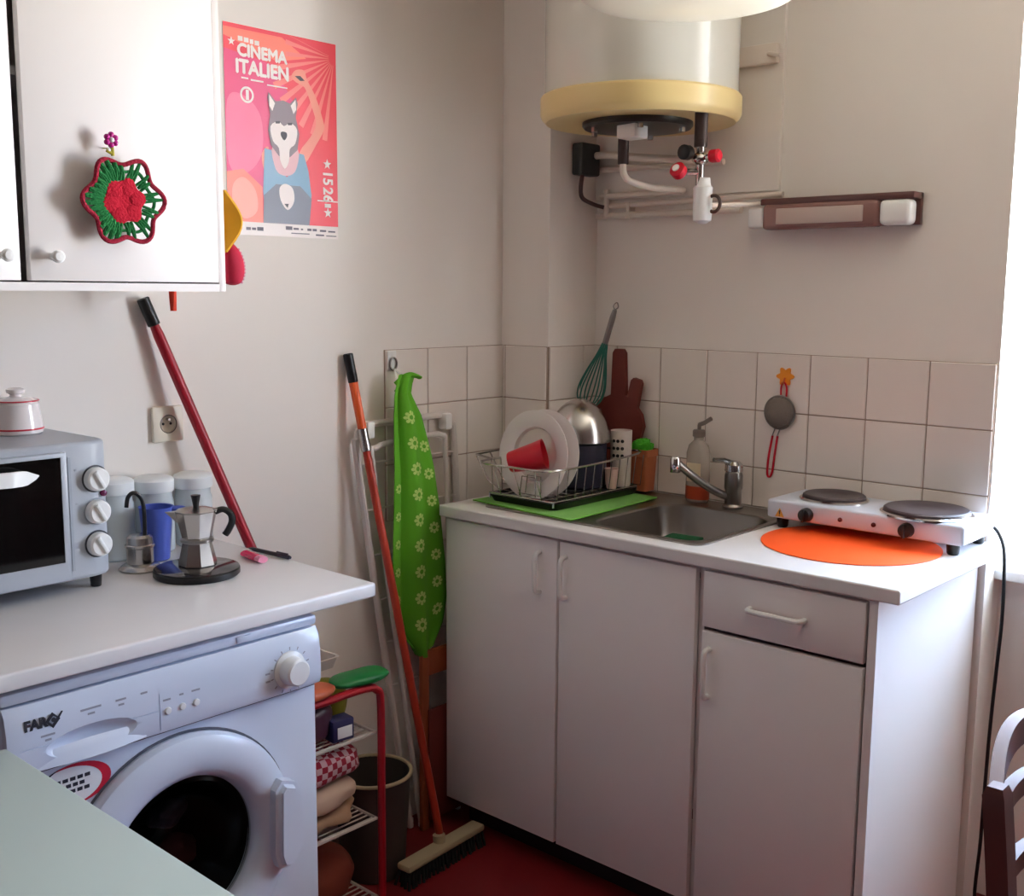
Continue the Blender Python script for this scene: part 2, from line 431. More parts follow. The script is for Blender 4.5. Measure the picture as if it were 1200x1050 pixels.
# green mat with dish rack
g = G(); g.surf(20, 20, lambda u, v: (0.150 + 0.352 * u + 0.012 * v * (1 - u) - .022 * v * u + .06 * max(0, v - .55) * 0, -0.486 - 0.026 * u + (0.27 + 0.13 * min(1, max(0, (u - .12) * 6))) * v, 0.9085 + 0.0006 * math.sin(9 * u + 4 * v)), 0.003)
solo('drying_mat', g, GREEN, 'bright green drying mat spread under the dish rack', 'mat', (0.33, -0.3, 0.905), world=True)

ox, oy, oz = 0.30, -0.265, 0.9092
rk = thing('dish_rack', 'silver wire dish rack with a black drip tray standing on the green mat', 'dish rack', (ox, oy, oz))
RXa, RXb, RYa, RYb = 0.186, 0.412, -0.462, -0.105
g = G()
a = rrect(RXa - 0.002, RXb + 0.004, RYa - 0.005, RYb + 0.003, 0.02)
b = rrect(RXa + 0.006, RXb - 0.004, RYa + 0.004, RYb - 0.006, 0.016)
g.loft([r3(b, oz), r3(a, oz + 0.016), r3(a, oz + 0.018), r3(rrect(RXa + 0.002, RXb, RYa, RYb - 0.002, 0.018), oz + 0.018), r3(b, oz + 0.006)], cap0=True)
part('drip_tray', g, BLACK, rk, True)
g = G(); zt, zb = 1.015, 0.930
top = [(RXa - .004, RYa - .026, zt), (RXb + .006, RYa - .020, zt), (RXb + .006, RYb, zt + .01), (RXa + .002, RYb, zt + .01)]
g.tube(catmull([Vector(p) for p in (top[0], (0.3, RYa - .036, zt - .002), top[1], (RXb + .008, -0.27, zt), top[2], (0.3, RYb + .002, zt + .008), top[3], (RXa - .002, -0.27, zt))], 5, True), 0.0030, 8, True)
g.tube([(RXa + .004, RYa, zb), (RXb - .004, RYa, zb), (RXb - .004, RYb - .004, zb), (RXa + .004, RYb - .004, zb)], 0.0028, 8, True)
for k in range(11):
    y = RYa + 0.012 + k * 0.036
    g.tube([(RXa - .002, y, zt), (RXa + .004, y, zb), (RXb - .004, y, zb), (RXb + .006, y, zt)], 0.0016, 6)
for x in (0.23, 0.30, 0.37): g.tube([(x, RYa - .033, zt - .002), (x, RYa, zb), (x, RYb - .004, zb), (x, RYb, zt + .008)], 0.0016, 6)
for x, y in ((RXa + .004, RYa), (RXb - .004, RYa), (RXb - .004, RYb - .004), (RXa + .004, RYb - .004)):
    g.tube([(x, y, zb), (x, y, oz + 0.008)], 0.003, 8)
# plate dividers
for k in range(6):
    y = -0.435 + 0.022 * k
    g.tube([(0.27, y, zb), (0.275, y + .004, zb + 0.05), (0.32, y + .004, zb + 0.05), (0.325, y, zb)], 0.0015, 6)
part('wire_basket', g, STEEL, rk, True)
g = G()
g.tube([(RXa - .002, -0.44, zt), (0.105, -0.425, zt + .004), (0.10, -0.31, zt + .006), (RXa - .002, -0.30, zt + .002)], 0.0028, 8)
g.tube([(0.102, -0.37, zt + .005), (0.14, -0.36, 0.95), (RXa, -0.36, zb)], 0.0022, 8); g.tube([(0.105, -0.425, zt), (0.145, -0.42, 0.95), (RXa, -0.42, zb)], 0.0022, 8)
part('side_holder', g, STEEL, rk, True)

def plate_g(r):
    g = G(); s = r / 0.118
    g.lathe([(0.0, 0.004), (0.06 * s, 0.004), (0.070 * s, 0.006), (0.076 * s, 0.018), (0.118 * s, 0.027), (0.1185 * s, 0.0295), (0.116 * s, 0.0298), (0.078 * s, 0.0222), (0.0745 * s, 0.021), (0.070 * s, 0.0105), (0.0, 0.0085)], 48, False, False)
    return g
solo('dinner_plate', plate_g(0.1165), PORC, 'front white dinner plate in the dish rack behind the red cup', 'plate', (0.286, -0.374, 1.030), (PI / 2 - 0.12, 0, 0), group='plates in the dish rack')
solo('dinner_plate', plate_g(0.1165), PORC, 'second white plate in the dish rack, showing only its rim at right', 'plate', (0.293, -0.336, 1.030), (PI / 2 - 0.12, 0, 0), group='plates in the dish rack')
# red cup lying on its side on the front wires
g = G(); g.lathe([(0.0, 0.0), (0.024, 0.0), (0.027, 0.004), (0.039, 0.094), (0.0402, 0.096), (0.0378, 0.095), (0.026, 0.008), (0.0, 0.006)], 36, False, False)
c = solo('cup', g, REDCUP, 'red plastic tumbler lying sideways in front of the white plate', 'cup', (0.258, -0.462, 1.018), group=None)
dv = Vector((0.80, 0.50, 0.26)).normalized(); c.rotation_euler = dv.to_track_quat('Z', 'Y').to_euler()
c.location = Vector((0.262, -0.467, 1.018))
# dark pot, bowl
pt = thing('saucepan', 'dark navy enamel pan in the dish rack under the steel bowl', 'pan', (0.300, -0.226, zb + .002))
g = G(); g.lathe([(0.0, 0), (0.068, 0), (0.074, 0.006), (0.075, 0.118), (0.078, 0.121), (0.0745, 0.122), (0.071, 0.118), (0.070, 0.008), (0.0, 0.006)], 36, False, False); part('pan_body', g, DARKPOT, pt)
g = G(); g.tube(catmull([(0.030, -0.069, 0.095), (0.040, -0.092, 0.09), (0.040, -0.095, 0.06), (0.031, -0.069, 0.05)], 5), 0.005, 8); part('pan_handle', g, STEEL, pt, label='steel loop handle')
g = G(); prof = [(0.084 * math.cos(t * PI / 2 / 10), 0.112 * math.sin(t * PI / 2 / 10)) for t in range(10)] + [(0.012, 0.112)]
g.lathe([(0.086, -0.002), (0.089, 0.0)] + prof, 40, False, True)
solo('mixing_bowl', g, STEEL, 'upturned shiny steel bowl on top of the dish rack', 'bowl', (0.300, -0.226, zb + .128))
# cutlery drainer
cd = thing('cutlery_holder', 'pale perforated cutlery holder at the back of the dish rack', 'cutlery holder', (0.379, -0.142, zb + .002))
g = G(); g.lathe([(0.0, 0), (0.026, 0), (0.0275, 0.003), (0.0295, 0.152), (0.028, 0.152), (0.026, 0.005), (0.0, 0.004)], 30, False, False); part('holder_body', g, mat('pale_plastic', (210, 196, 188), 0.4), cd)
for i in range(3):
    for j in range(3):
        a = -1.25 + 0.42 * (j - 1); z = 0.085 + i * 0.02
        g = G(); g.m = Matrix.Translation((0.0288 * math.cos(a), 0.0288 * math.sin(a), z)) @ Matrix.Rotation(a, 4, 'Z') @ Matrix.Rotation(PI / 2, 4, 'Y'); g.cyl(0.0048, -0.001, 0.0012, 12)
        part('hole', g, BLACK, cd)
g = G(); g.lathe([(0.0, 0), (0.017, 0), (0.022, 0.02), (0.025, 0.055), (0.0255, 0.057), (0.0235, 0.056), (0.02, 0.02), (0.0, 0.006)], 24, False, False)
solo('egg_cup', g, mat('pale_pink_glaze', (214, 176, 166), 0.3), 'small pale pink cup among the wires right of the navy pan', 'cup', (0.389, -0.196, zb + .002))
bpy.data.objects['egg_cup'].scale = (.75, .75, .95)
g = G(); g.lathe([(0.0, 0), (0.024, 0), (0.026, 0.004), (0.029, 0.215), (0.027, 0.215), (0.024, 0.006), (0.0, 0.005)], 24, False, False)
solo('utensil_jar', g, BLACK, 'black utensil jar in the corner behind the steel bowl', 'jar', (0.219, -0.072, 0.9095))
# whisk
wk = thing('whisk', 'balloon whisk with teal wires and a metal handle leaning in the corner', 'whisk', (0.214, -0.074, 1.08))
ax = Vector((0.064, 0.030, 0.335)); tip = Vector((-0.010, -0.002, 0.047)); L = ax - tip; Lu = L.normalized()
s1 = Lu.orthogonal().normalized(); s2 = Lu.cross(s1)
g = G()
for k in range(5):
    a = PI * k / 5; dd = s1 * math.cos(a) + s2 * math.sin(a)
    pts = []
    for t, w in ((0.64, 0.007), (0.52, 0.014), (0.36, 0.028), (0.2, 0.038), (0.09, 0.034), (0.03, 0.018), (0.01, 0)):
        pts.append(tip + L * t + dd * w)
    for t, w in ((0.03, 0.018), (0.09, 0.034), (0.2, 0.038), (0.36, 0.028), (0.52, 0.014), (0.64, 0.007)):
        pts.append(tip + L * t - dd * w)
    g.tube(catmull(pts, 4), 0.0022, 6)
part('balloon_wires', g, TEAL, wk)
g = G(); g.tube([tip + L * t for t in (0.60, 0.64, 0.72, 0.9, 0.97)], 0.006, 12, rads=[0.0075, 0.0085, 0.0085, 0.0085, 0.006]); 
g.tube(catmull([tip + L * 0.97, tip + L * 1.0 + s1 * .007, tip + L * 1.04, tip + L * 1.0 - s1 * .007, tip + L * 0.97], 4), 0.0018, 6)
part('handle', g, DCHROME, wk)
# cutting boards on the back wall
def board(name, out, y, label, hole):
    g = G(); g.m = Mfrom((1, 0, 0), (0, 0, 1), (0, y, 0)); g.prism(out, 0, 0.014)
    o = solo(name, g, WOODD, label, 'cutting board', (0.28, y, 0.911), world=True)
    return o
def rot2(pts, a, c): return [(c[0] + (x - c[0]) * math.cos(a) - (z - c[1]) * math.sin(a), c[1] + (x - c[0]) * math.sin(a) + (z - c[1]) * math.cos(a)) for x, z in pts]
o1 = [(0.215, 0.911), (0.34, 0.911), (0.347, 0.93), (0.347, 1.12), (0.335, 1.15), (0.302, 1.165), (0.296, 1.285), (0.288, 1.296), (0.262, 1.296), (0.254, 1.285), (0.250, 1.165), (0.205, 1.145), (0.192, 1.12), (0.20, 0.93)]
bd = board('cutting_board', o1, -0.0085, 'taller dark red wooden cutting board with a long handle against the tiles', None)
o2 = rot2([(0.245, 0.913), (0.315, 0.913), (0.325, 0.93), (0.335, 1.10), (0.32, 1.13), (0.301, 1.145), (0.299, 1.215), (0.292, 1.224), (0.270, 1.224), (0.263, 1.215), (0.261, 1.145), (0.235, 1.12), (0.225, 1.09), (0.235, 0.93)], -0.22, (0.28, 0.905))
board('cutting_board', o2, -0.0245, 'shorter dark red paddle board leaning right in front of the taller one', None)
# terracotta pot + scourer
g = G(); g.loft([r3(rrect(-.030, .030, -.028, .028, .008), 0), r3(rrect(-.035, .035, -.033, .033, .008), .10), r3(rrect(-.038, .038, -.036, .036, .008), .102), r3(rrect(-.038, .038, -.036, .036, .008), .122), r3(rrect(-.034, .034, -.032, .032, .006), .122), r3(rrect(-.032, .032, -.03, .03, .006), .08)], cap0=True)
solo('pot', g, TERRA, 'square terracotta pot standing behind the sink next to the dish rack', 'pot', (0.388, -0.052, 0.9092), rot=(0, 0, 0.05))
bpy.data.objects['pot'].scale = (.88, .88, .95)
g = G(); g.ell((0, 0, 0), (0.028, 0.024, 0.026), 16, 10, 0.8)
for v in g.bm.verts: v.co *= 1 + 0.16 * random.uniform(-1, 1)
solo('scourer', g, mat('lime_scourer', (72, 176, 40), 0.95, bump=1, bscale=200), 'bright green scourer tucked in the top of the terracotta pot', 'scourer', (0.387, -0.052, 1.028))

# strainer on flower hook
hk = thing('wall_hook', 'orange flower-shaped hook stuck on the tiles above the strainer', 'hook', (0.792, -0.0080, 1.247))
g = G(); g.m = Matrix.Rotation(PI / 2, 4, 'X')
g.prism([((0.0205 + 0.0045 * math.cos(6 * a)) * math.cos(a), (0.0205 + 0.0045 * math.cos(6 * a)) * math.sin(a)) for a in [2 * PI * k / 40 for k in range(40)]], 0, 0.004); part('flower', g, mat('orange_flower', (232, 142, 24), 0.5), hk)
g = G(); g.tube(catmull([(0, -0.004, -0.004), (0, -0.011, -0.014), (0, -0.015, -0.02), (0, -0.019, -0.014)], 4), 0.0022, 8); part('peg', g, mat('peg_orange', (190, 90, 30), 0.5), hk)
st = thing('strainer', 'small round metal tea strainer with a red looped handle hanging on the tiles', 'strainer', (0.783, -0.012, 1.155))
g = G()
g.m = Matrix.Rotation(PI / 2, 4, 'X')
for k in range(1, 7): 
    th = k * PI / 2 / 7; g.m = Matrix.Rotation(PI / 2, 4, 'X'); g.tube([(0.040 * math.sin(th) * math.cos(a), 0.040 * math.sin(th) * math.sin(a), 0.004 + 0.026 * math.cos(th)) for a in [2 * PI * j / 32 for j in range(32)]], 0.0009, 5, True)
for k in range(14):
    a = PI * k / 14
    g.tube([(0.040 * math.sin(t) * math.cos(a), 0.040 * math.sin(t) * math.sin(a), 0.004 + 0.026 * math.cos(t)) for t in [(-1 + 2 * j / 12) * PI / 2 for j in range(13)]], 0.0008, 5)
g.ell((0, 0, 0.004), (0.0385, 0.0385, 0.025), 28, 10)
part('mesh_bowl', g, mat('strainer_mesh', (158, 146, 138), 0.5, metal=0.4, bump=0.9, bscale=500), st)
g = G(); g.m = Matrix.Rotation(PI / 2, 4, 'X'); g.tube([(0.042 * math.cos(a), 0.042 * math.sin(a), 0.003) for a in [2 * PI * k / 40 for k in range(40)]], 0.0028, 8, True); part('rim', g, DCHROME, st)
g = G(); g.tube(catmull([(-0.006, 0.002, -0.062), (-0.012, 0.002, -0.11), (-0.017, 0.002, -0.155), (-0.024, 0.002, -0.170), (-0.031, 0.002, -0.162), (-0.029, 0.002, -0.12), (-0.020, 0.002, -0.062)], 5), 0.0030, 8)
part('handle', g, REDCUP, st, label='red looped handle')
g = G(); g.tube([(-0.006, 0.0, -0.062), (0.002, 0, -0.040)], 0.0015, 6); g.tube([(-0.020, 0, -0.062), (-0.012, 0, -0.040)], 0.0015, 6); part('handle_wire', g, DCHROME, st)
g = G(); g.tube(catmull([(0.0, 0, 0.041), (0.001, -.002, 0.065), (0.009, -0.004, 0.077), (0.016, -.002, 0.065), (0.015, 0, 0.040)], 5), 0.0024, 8); part('hanging_loop', g, REDCUP, st, label='red hanging loop')

# double hotplate
hp = thing('hotplate', 'white two-ring electric hotplate standing at the right end of the worktop', 'hotplate', (1.095, -0.115, 0.9005))
X0, X1, Y0, Y1, Z0, Z1 = 0.862, 1.330, -0.205, -0.018, 0.9235, 0.968
g = G(); g.box(X0, X1, Y0, Y1, Z0, Z1, 0.007, 3); part('body', g, APPL, hp, True)
for x, y in ((0.895, -0.185), (1.302, -0.185), (0.895, -0.035), (1.302, -0.035)):
    g = G(); g.m = Matrix.Translation((x, y, 0)); g.lathe([(0.011, 0.9006), (0.013, 0.904), (0.015, 0.9245)], 16); part('foot', g, BLACK, hp, True)
for cx, cy, r in ((0.985, -0.105, 0.073), (1.215, -0.120, 0.093)):
    g = G(); g.m = Matrix.Translation((cx, cy, 0)); g.lathe([(r + 0.008, Z1 - 0.001), (r + 0.008, Z1 + 0.003), (r + 0.003, Z1 + 0.006), (r - 0.001, Z1 + 0.004)], 40, False, False)
    rg = part('burner_rim', g, CHROME, hp, True)
    g = G(); g.m = Matrix.Translation((cx, cy, 0)); g.lathe([(r, Z1), (r, Z1 + 0.011), (r - 0.004, Z1 + 0.014), (r * 0.45, Z1 + 0.0135), (r * 0.42, Z1 + 0.012), (r * .1, Z1 + 0.012)], 40, False, True)
    part('burner', g, CAST, hp, True, label='dark iron cooking ring')
for x in (0.967, 1.207):
    g = G(); g.m = Matrix.Translation((x, Y0, 0.943)) @ Matrix.Rotation(PI / 2, 4, 'X'); g.lathe([(0.0165, 0), (0.0165, 0.006), (0.0145, 0.018), (0.011, 0.020)], 24)
    g.box(-0.003, 0.003, -0.0155, 0.0155, 0.016, 0.025, 0.001); part('control_knob', g, BLACK, hp, True, label='black control knob')
for x in (1.050, 1.130):
    g = G(); g.m = Matrix.Translation((x, Y0, 0.943)) @ Matrix.Rotation(PI / 2, 4, 'X'); g.lathe([(0.0055, 0), (0.005, 0.003), (0.002, 0.005)], 14); part('indicator_lamp', g, mat('lamp_red', (90, 24, 24), 0.2), hp, True)
g = G(); g.m = Mfrom((1, 0, 0), (0, 0, 1), (0.897, Y0 - 0.0004, 0.938))
g.poly([(-0.012, -0.010), (0.012, -0.010), (0, 0.012)], 0.0006); g.mi = 1
g.poly([(-0.0012, -0.004), (0.0012, -0.004), (0.0022, 0.006), (-0.0022, 0.006)], 0.0010); g.poly(circ(0, -0.0068, 0.0015, 10), 0.0010)
part('warning_sticker', g, [mat('sticker_yellow', (208, 156, 60), 0.5), INK], hp, True)
g = G(); g.tube(catmull([(1.30, -0.022, 0.94), (1.322, 0.008, 0.932), (1.342, 0.016, 0.89), (1.352, 0.004, 0.82), (1.3575, -0.008, 0.72), (1.354, -0.008, 0.62), (1.349, -0.010, 0.45), (1.347, -0.012, 0.2), (1.35, -0.02, 0.02), (1.42, -0.01, 0.008)], 6), 0.0042, 8); part('power_cord', g, BLACK, hp, True, label='black power cord hanging beside the cabinet')
g = G(); g.lathe([(0.0, 0), (0.193, 0), (0.195, 0.0008), (0.195, 0.002), (0.1935, 0.0026), (0.0, 0.0026)], 64, False, False)
solo('place_mat', g, ORMAT, 'round orange mat lying partly under the hotplate', 'mat', (1.098, -0.252, 0.9002))
# ------------------------------------------------------------------ water heater
wh = thing('water_heater', 'white cylindrical water heater with a cream bottom band hung on the wall', 'water heater', (0.503, -0.262, 1.865))
def whl(g): g.m = Matrix.Translation((0.503, -0.262, 0)); return g
g = whl(G()); g.lathe([(0.234, 1.915), (0.236, 1.92), (0.236, 2.40), (0.22, 2.43), (0.12, 2.46), (0.0, 2.465)], 64, False, False); part('tank', g, TANK, wh, True)
g = whl(G()); g.lathe([(0.0, 1.873), (0.19, 1.871), (0.232, 1.866), (0.242, 1.876), (0.246, 1.885), (0.246, 1.924), (0.243, 1.928), (0.236, 1.930)], 64, False, False); part('bottom_band', g, CREAM, wh, True, label='cream yellow bottom band')
g = whl(G()); g.m = Matrix.Translation((0.487, -0.25, 0)); g.lathe([(0.10, 1.852), (0.132, 1.857), (0.137, 1.863), (0.137, 1.873)], 40); el = part('element_cover', g, BLACK, wh, True)
for a in (0.3, 1.9, 3.4, 4.2, 5.4):
    g = G(); g.m = Matrix.Translation((0.487 + .115 * math.cos(a), -0.25 + .115 * math.sin(a), 0)); g.cyl(0.008, 1.845, 1.860, 6); part('bolt', g, STEEL, el, True)
g = G(); g.box(0.500, 0.556, -0.355, -0.30, 1.822, 1.856, 0.005); part('terminal_box', g, WPLAST, wh, True)
g = G(); g.m = Matrix.Translation((0.482, -0.30, 0)); g.cyl(0.0135, 1.768, 1.862, 18); part('inlet_sleeve', g, mat('brown_sleeve', (52, 34, 32), 0.5), wh, True)
g = G(); g.m = Matrix.Translation((0.705, -0.30, 0)); g.cyl(0.0155, 1.792, 1.87, 18); part('outlet_sleeve', g, mat('brown_sleeve', (52, 34, 32), 0.5), wh, True)
g = G(); g.tube(catmull([(0.482, -0.30, 1.77), (0.484, -0.298, 1.745), (0.492, -0.28, 1.728), (0.50, -0.20, 1.718), (0.50, -0.09, 1.722), (0.49, -0.045, 1.724), (0.483, -0.036, 1.724)], 6), 0.0085, 12); part('inlet_pipe', g, PIPEW, wh, True)
sg = G(); sg.tube([(0.650, -0.30, 1.795), (0.650, -0.30, 1.70)], 0.010, 12); sg.ell((0.650, -0.30, 1.765), (0.02, 0.02, 0.016)); sg.tube([(0.650, -0.30, 1.765), (0.690, -0.30, 1.768)], 0.008, 10); sg.tube([(0.650, -0.30, 1.735), (0.62, -0.33, 1.735)], 0.008, 10)
sv = part('safety_valve', sg, STEEL, wh, True)
VALVE = [sv]
g = G(); g.m = Matrix.Translation((0.617, -0.333, 1.733)) @ Matrix.Rotation(PI / 2 - .5, 4, 'X'); g.lathe([(0.016, -0.004), (0.019, 0), (0.019, 0.016), (0.012, 0.020)], 16); part('valve_knob', g, REDCUP, sv, True, label='red knob with white face')
g = G(); g.m = Matrix.Translation((0.617, -0.333, 1.733)) @ Matrix.Rotation(PI / 2 - .5, 4, 'X'); g.cyl(0.009, 0.019, 0.0225, 14); part('knob_face', g, WPLAST, sv, True)
g = G(); g.m = Matrix.Translation((0.684, -0.302, 1.769)) @ Matrix.Rotation(PI / 2, 4, 'Y'); g.lathe([(0.014, -0.004), (0.0155, 0), (0.0155, 0.016), (0.011, 0.02)], 16); part('drain_knob', g, REDCUP, sv, True, label='red tap knob at right')
g = G(); g.m = Matrix.Translation((0.632, -0.325, 1.778)) @ Matrix.Rotation(PI / 2, 4, 'X'); g.lathe([(0.015, -0.006), (0.0175, 0), (0.0175, 0.018), (0.012, 0.021)], 16); part('test_knob', g, BLACK, sv, True, label='black knob')
g = G(); g.m = Matrix.Translation((0.655, -0.292, 0)); g.lathe([(0.010, 1.617), (0.021, 1.624), (0.0225, 1.64), (0.0225, 1.70), (0.018, 1.706), (0.016, 1.722), (0.0, 1.722)], 20, True, False); part('siphon', g, WPLAST, sv, True, label='white plastic siphon cup')
g = G(); g.tube([(0.684 + 0.017 * math.cos(a), -0.290, 1.662 + 0.019 * math.sin(a)) for a in [2 * PI * k / 20 for k in range(20)]], 0.0042, 8, True); part('drain_ring', g, mat('brown_rubber', (66, 44, 38), 0.5), sv, True)
g = G(); g.tube(catmull([(0.662, -0.27, 1.66), (0.675, -0.16, 1.668), (0.66, -0.06, 1.675), (0.645, -0.0145, 1.68)], 5), 0.006, 8); part('drain_pipe', g, PIPEW, sv, True)
sv.location.x += 0.055
g = G()
for s in (-1, 1): g.box(0.47 + s * 0.10 - 0.02, 0.47 + s * 0.10 + 0.02, -0.07, -0.0125, 1.95, 2.35, 0.003)
g.box(0.34, 0.742, -0.032, -0.0125, 2.018, 2.066, 0.003); g.tube([(0.72, -0.032, 2.042), (0.765, -0.05, 2.03)], 0.005, 8)
part('wall_bracket', g, PIPEW, wh, True)
# pipe runs on the wall
pr_ = thing('water_pipes', 'white painted water pipes running along the wall below the water heater', 'pipe', (0.45, -0.01, 1.67))
for nm, pts, r in (('pipe', [(0.178, -0.026, 1.795), (0.60, -0.026, 1.79)], 0.0085), ('pipe', [(0.205, -0.026, 1.722), (0.478, -0.026, 1.722)], 0.0085),
                   ('pipe', [(0.20, -0.020, 1.690), (0.23, -0.020, 1.694), (0.77, -0.020, 1.700)], 0.0075), ('pipe', [(0.19, -0.022, 1.668), (0.655, -0.022, 1.666)], 0.0085),
                   ('pipe', [(0.225, -0.026, 1.74), (0.225, -0.026, 1.664)], 0.0085),
                   ('pipe', catmull([(0.213, -0.06, 1.83), (0.3, -0.10, 1.822), (0.44, -0.14, 1.80), (0.56, -0.13, 1.79), (0.595, -0.09, 1.80), (0.57, -0.05, 1.812)], 6), 0.010)):
    g = G(); g.tube(pts, r, 10); part(nm, g, PIPEW, pr_, True)
for x, z in ((0.30, 1.69), (0.52, 1.69), (0.30, 1.668), (0.52, 1.668)):
    g = G(); g.box(x - 0.006, x + 0.006, -0.03, -0.0005, z - 0.011, z + 0.011, 0.002); part('clip', g, PIPEW, pr_, True)
jb = thing('junction_box', 'dark electrical box on the pier side under the water heater', 'electrical box', (0.195, -0.10, 1.72))
g = G(); g.box(0.1735, 0.212, -0.122, -0.040, 1.775, 1.862, 0.006); part('box_body', g, mat('junction_grey', (44, 48, 46), 0.5), jb, True)
g = G(); g.tube(catmull([(0.195, -0.10, 1.78), (0.194, -0.102, 1.72), (0.2, -0.06, 1.70), (0.225, -0.038, 1.69)], 5), 0.006, 8); part('cable', g, mat('brown_cable', (74, 42, 38), 0.5), jb, True)

# wall lamp over the worktop
wl = thing('wall_lamp', 'brown strip lamp with white end caps on the back wall', 'lamp', (0.92, 0, 1.65))
g = G(); g.box(0.727, 1.118, -0.055, -0.0005, 1.672, 1.688, 0.003); g.box(0.727, 1.118, -0.016, -0.0005, 1.615, 1.688, 0.002); part('housing', g, BROWNP, wl, True)
g = G(); g.box(0.735, 1.035, -0.060, -0.016, 1.612, 1.674, 0.010, 3); sh = part('shade', g, mat('smoky_brown_shade', (140, 104, 98), 0.18), wl, True, label='smoky brown shade with a pale middle')
g = G(); g.box(0.775, 1.000, -0.0625, -0.058, 1.624, 1.662, 0.002); part('diffuser', g, mat('pale_diffuser', (196, 178, 170), 0.3), sh, True)
g = G(); g.box(0.690, 0.734, -0.052, -0.0005, 1.617, 1.668, 0.008, 3); part('end_cap', g, WPLAST, wl, True, label='white end cap at left')
g = G(); g.box(1.036, 1.112, -0.058, -0.016, 1.614, 1.672, 0.012, 3); part('end_cap', g, WPLAST, wl, True, label='white end cap at right')
# ------------------------------------------------------------------ pendant
pn = thing('pendant_lamp', 'white pendant lampshade hanging from the ceiling at the top edge', 'lamp', (0.985, -0.79, 1.972))
g = G(); g.lathe([(0.0, 0.0), (0.08, 0.002), (0.15, 0.007), (0.188, 0.014), (0.200, 0.021), (0.204, 0.030), (0.196, 0.045), (0.15, 0.10), (0.07, 0.145), (0.03, 0.155), (0.03, 0.17), (0.0, 0.17)], 64, False, False); part('lamp_shade', g, mat('opal_shade', (206, 201, 186), 0.3, coat=0.3), pn)
g = G(); g.tube([(0, 0, 0.165), (0, 0, 0.53)], 0.004, 8); part('cord', g, WPLAST, pn)
g = G(); g.lathe([(0.05, 0.577), (0.05, 0.56), (0.03, 0.53), (0.0, 0.525)], 24, True, False); part('ceiling_rose', g, WPLAST, pn)
# ------------------------------------------------------------------ left worktop and washing machine
WB = 1.200       # right end of the left worktop is y = -1.195
g = G(); g.box(0.002, 0.578, -2.45, -1.195, 0.872, 0.90, 0.005, 3)
lw = solo('worktop', g, TOPW, 'white worktop over the washing machine carrying the mini oven and coffee pots', 'worktop', (0.29, -1.8, 0.872), world=True)
g = G(); g.box(0.02, 0.56, -2.44, -2.42, 0, 0.872); part('side_panel', g, LAM, lw, True)
g = G(); g.box(0.03, 0.53, -1.86, -1.84, 0.8625, 0.872); g.box(0.03, 0.53, -1.38, -1.36, 0.8625, 0.872); part('batten', g, LAM, lw, True)

wm = thing('washing_machine', 'white front-loading washing machine under the left worktop', 'washing machine', (0.30, -1.615, 0))
YL, YR = -1.905, -1.327
g = G(); g.box(0.03, 0.556, YL, YR, 0.012, 0.84, 0.006)
cab2 = part('cabinet', g, APPL, wm, True)
c = G(); v = root_of(wm); c.at(0.14 - v.x, -1.615 - v.y, 0.50, 0, PI / 2, 0); c.cyl(0.162, 0.0, 0.48, 48)
cut(cab2, [c])
g = G(); g.box(0.03, 0.560, YL - .002, YR + .002, 0.8425, 0.862, 0.006); g.box(0.555, 0.563, -1.50, -1.47, 0.846, 0.858, 0.002); part('lid', g, APPL, wm, True)
# control fascia, gently curved outward
prof = [(0.5565, 0.735), (0.572, 0.735), (0.5755, 0.742), (0.5765, 0.765), (0.575, 0.80), (0.570, 0.828), (0.562, 0.8405), (0.5565, 0.8405)]
g = G(); n = len(prof)
rings = []
for k in range(25):
    y = YL + (YR - YL) * k / 24; e = 0.0
    if k in (0, 24): e = 0.004
    rings.append([(max(0.5565, x - e), y, z) for x, z in prof])
g.loft(rings, cap0=True, cap1=True)
fas = part('control_panel', g, APPL, wm, True)
c = G(); c.ell((0.590 - v.x, -1.775 - v.y, 0.7655), (0.030, 0.085, 0.026), 32, 16)
c2 = G(); c2.box(0.574 - v.x, 0.6 - v.x, -1.6605 - v.y, -1.6585 - v.y, 0.73, 0.838)
c3 = G(); c3.box(0.5742 - v.x, 0.6 - v.x, -1.91 - v.y, -1.66 - v.y, 0.7745, 0.7765)
cut(fas, [c, c2, c3])
g = G(); 
g.surf(20, 5, lambda u, w: (0.5755 + 0.010 * math.sin(PI * u) * (1 - w) ** .6 - 0.006 * w, -1.866 + 0.182 * u, 0.7385 + (0.022 + .004 * math.sin(PI * u)) * w), 0.004)
part('dispenser_drawer', g, APPL, wm, True)
g = G(); g.m = Matrix.Translation((0.5745, -1.400, 0.778)) @ Matrix.Rotation(PI / 2, 4, 'Y'); g.lathe([(0.034, -0.002), (0.034, 0.003), (0.0265, 0.006), (0.0245, 0.028), (0.021, 0.031), (0.0, 0.031)], 36, False, False)
kb = part('program_dial', g, WPLAST, wm, True)
for y in (-1.645, -1.618, -1.592):
    g = G(); g.m = Matrix.Translation((0.5755, y, 0.771)) @ Matrix.Rotation(PI / 2, 4, 'Y'); g.lathe([(0.0062, -0.002), (0.0062, 0.002), (0.005, 0.004), (0, 0.0045)], 18, False, False); part('push_button', g, WPLAST, wm, True)
def onpanel(y, z, x=0.5768): return Mfrom((0, 1, 0), (-0.08, 0, 1), (x, y, z))
g = G(); g.mi = 0
text_into(g, 'FAR', 0.021, onpanel(-1.862, 0.8105, 0.5741), 0.0004, bold=0.0011, sx=0.95)
g.m = onpanel(-1.836, 0.8105, 0.5745); g.poly([(-0.012, 0), (0, -0.0125), (0.012, 0), (0, 0.0125)], 0); g.poly([(0.004, -0.008), (0.017, 0.010), (0.014, 0.011), (0.001, -0.004)], 0.0002)
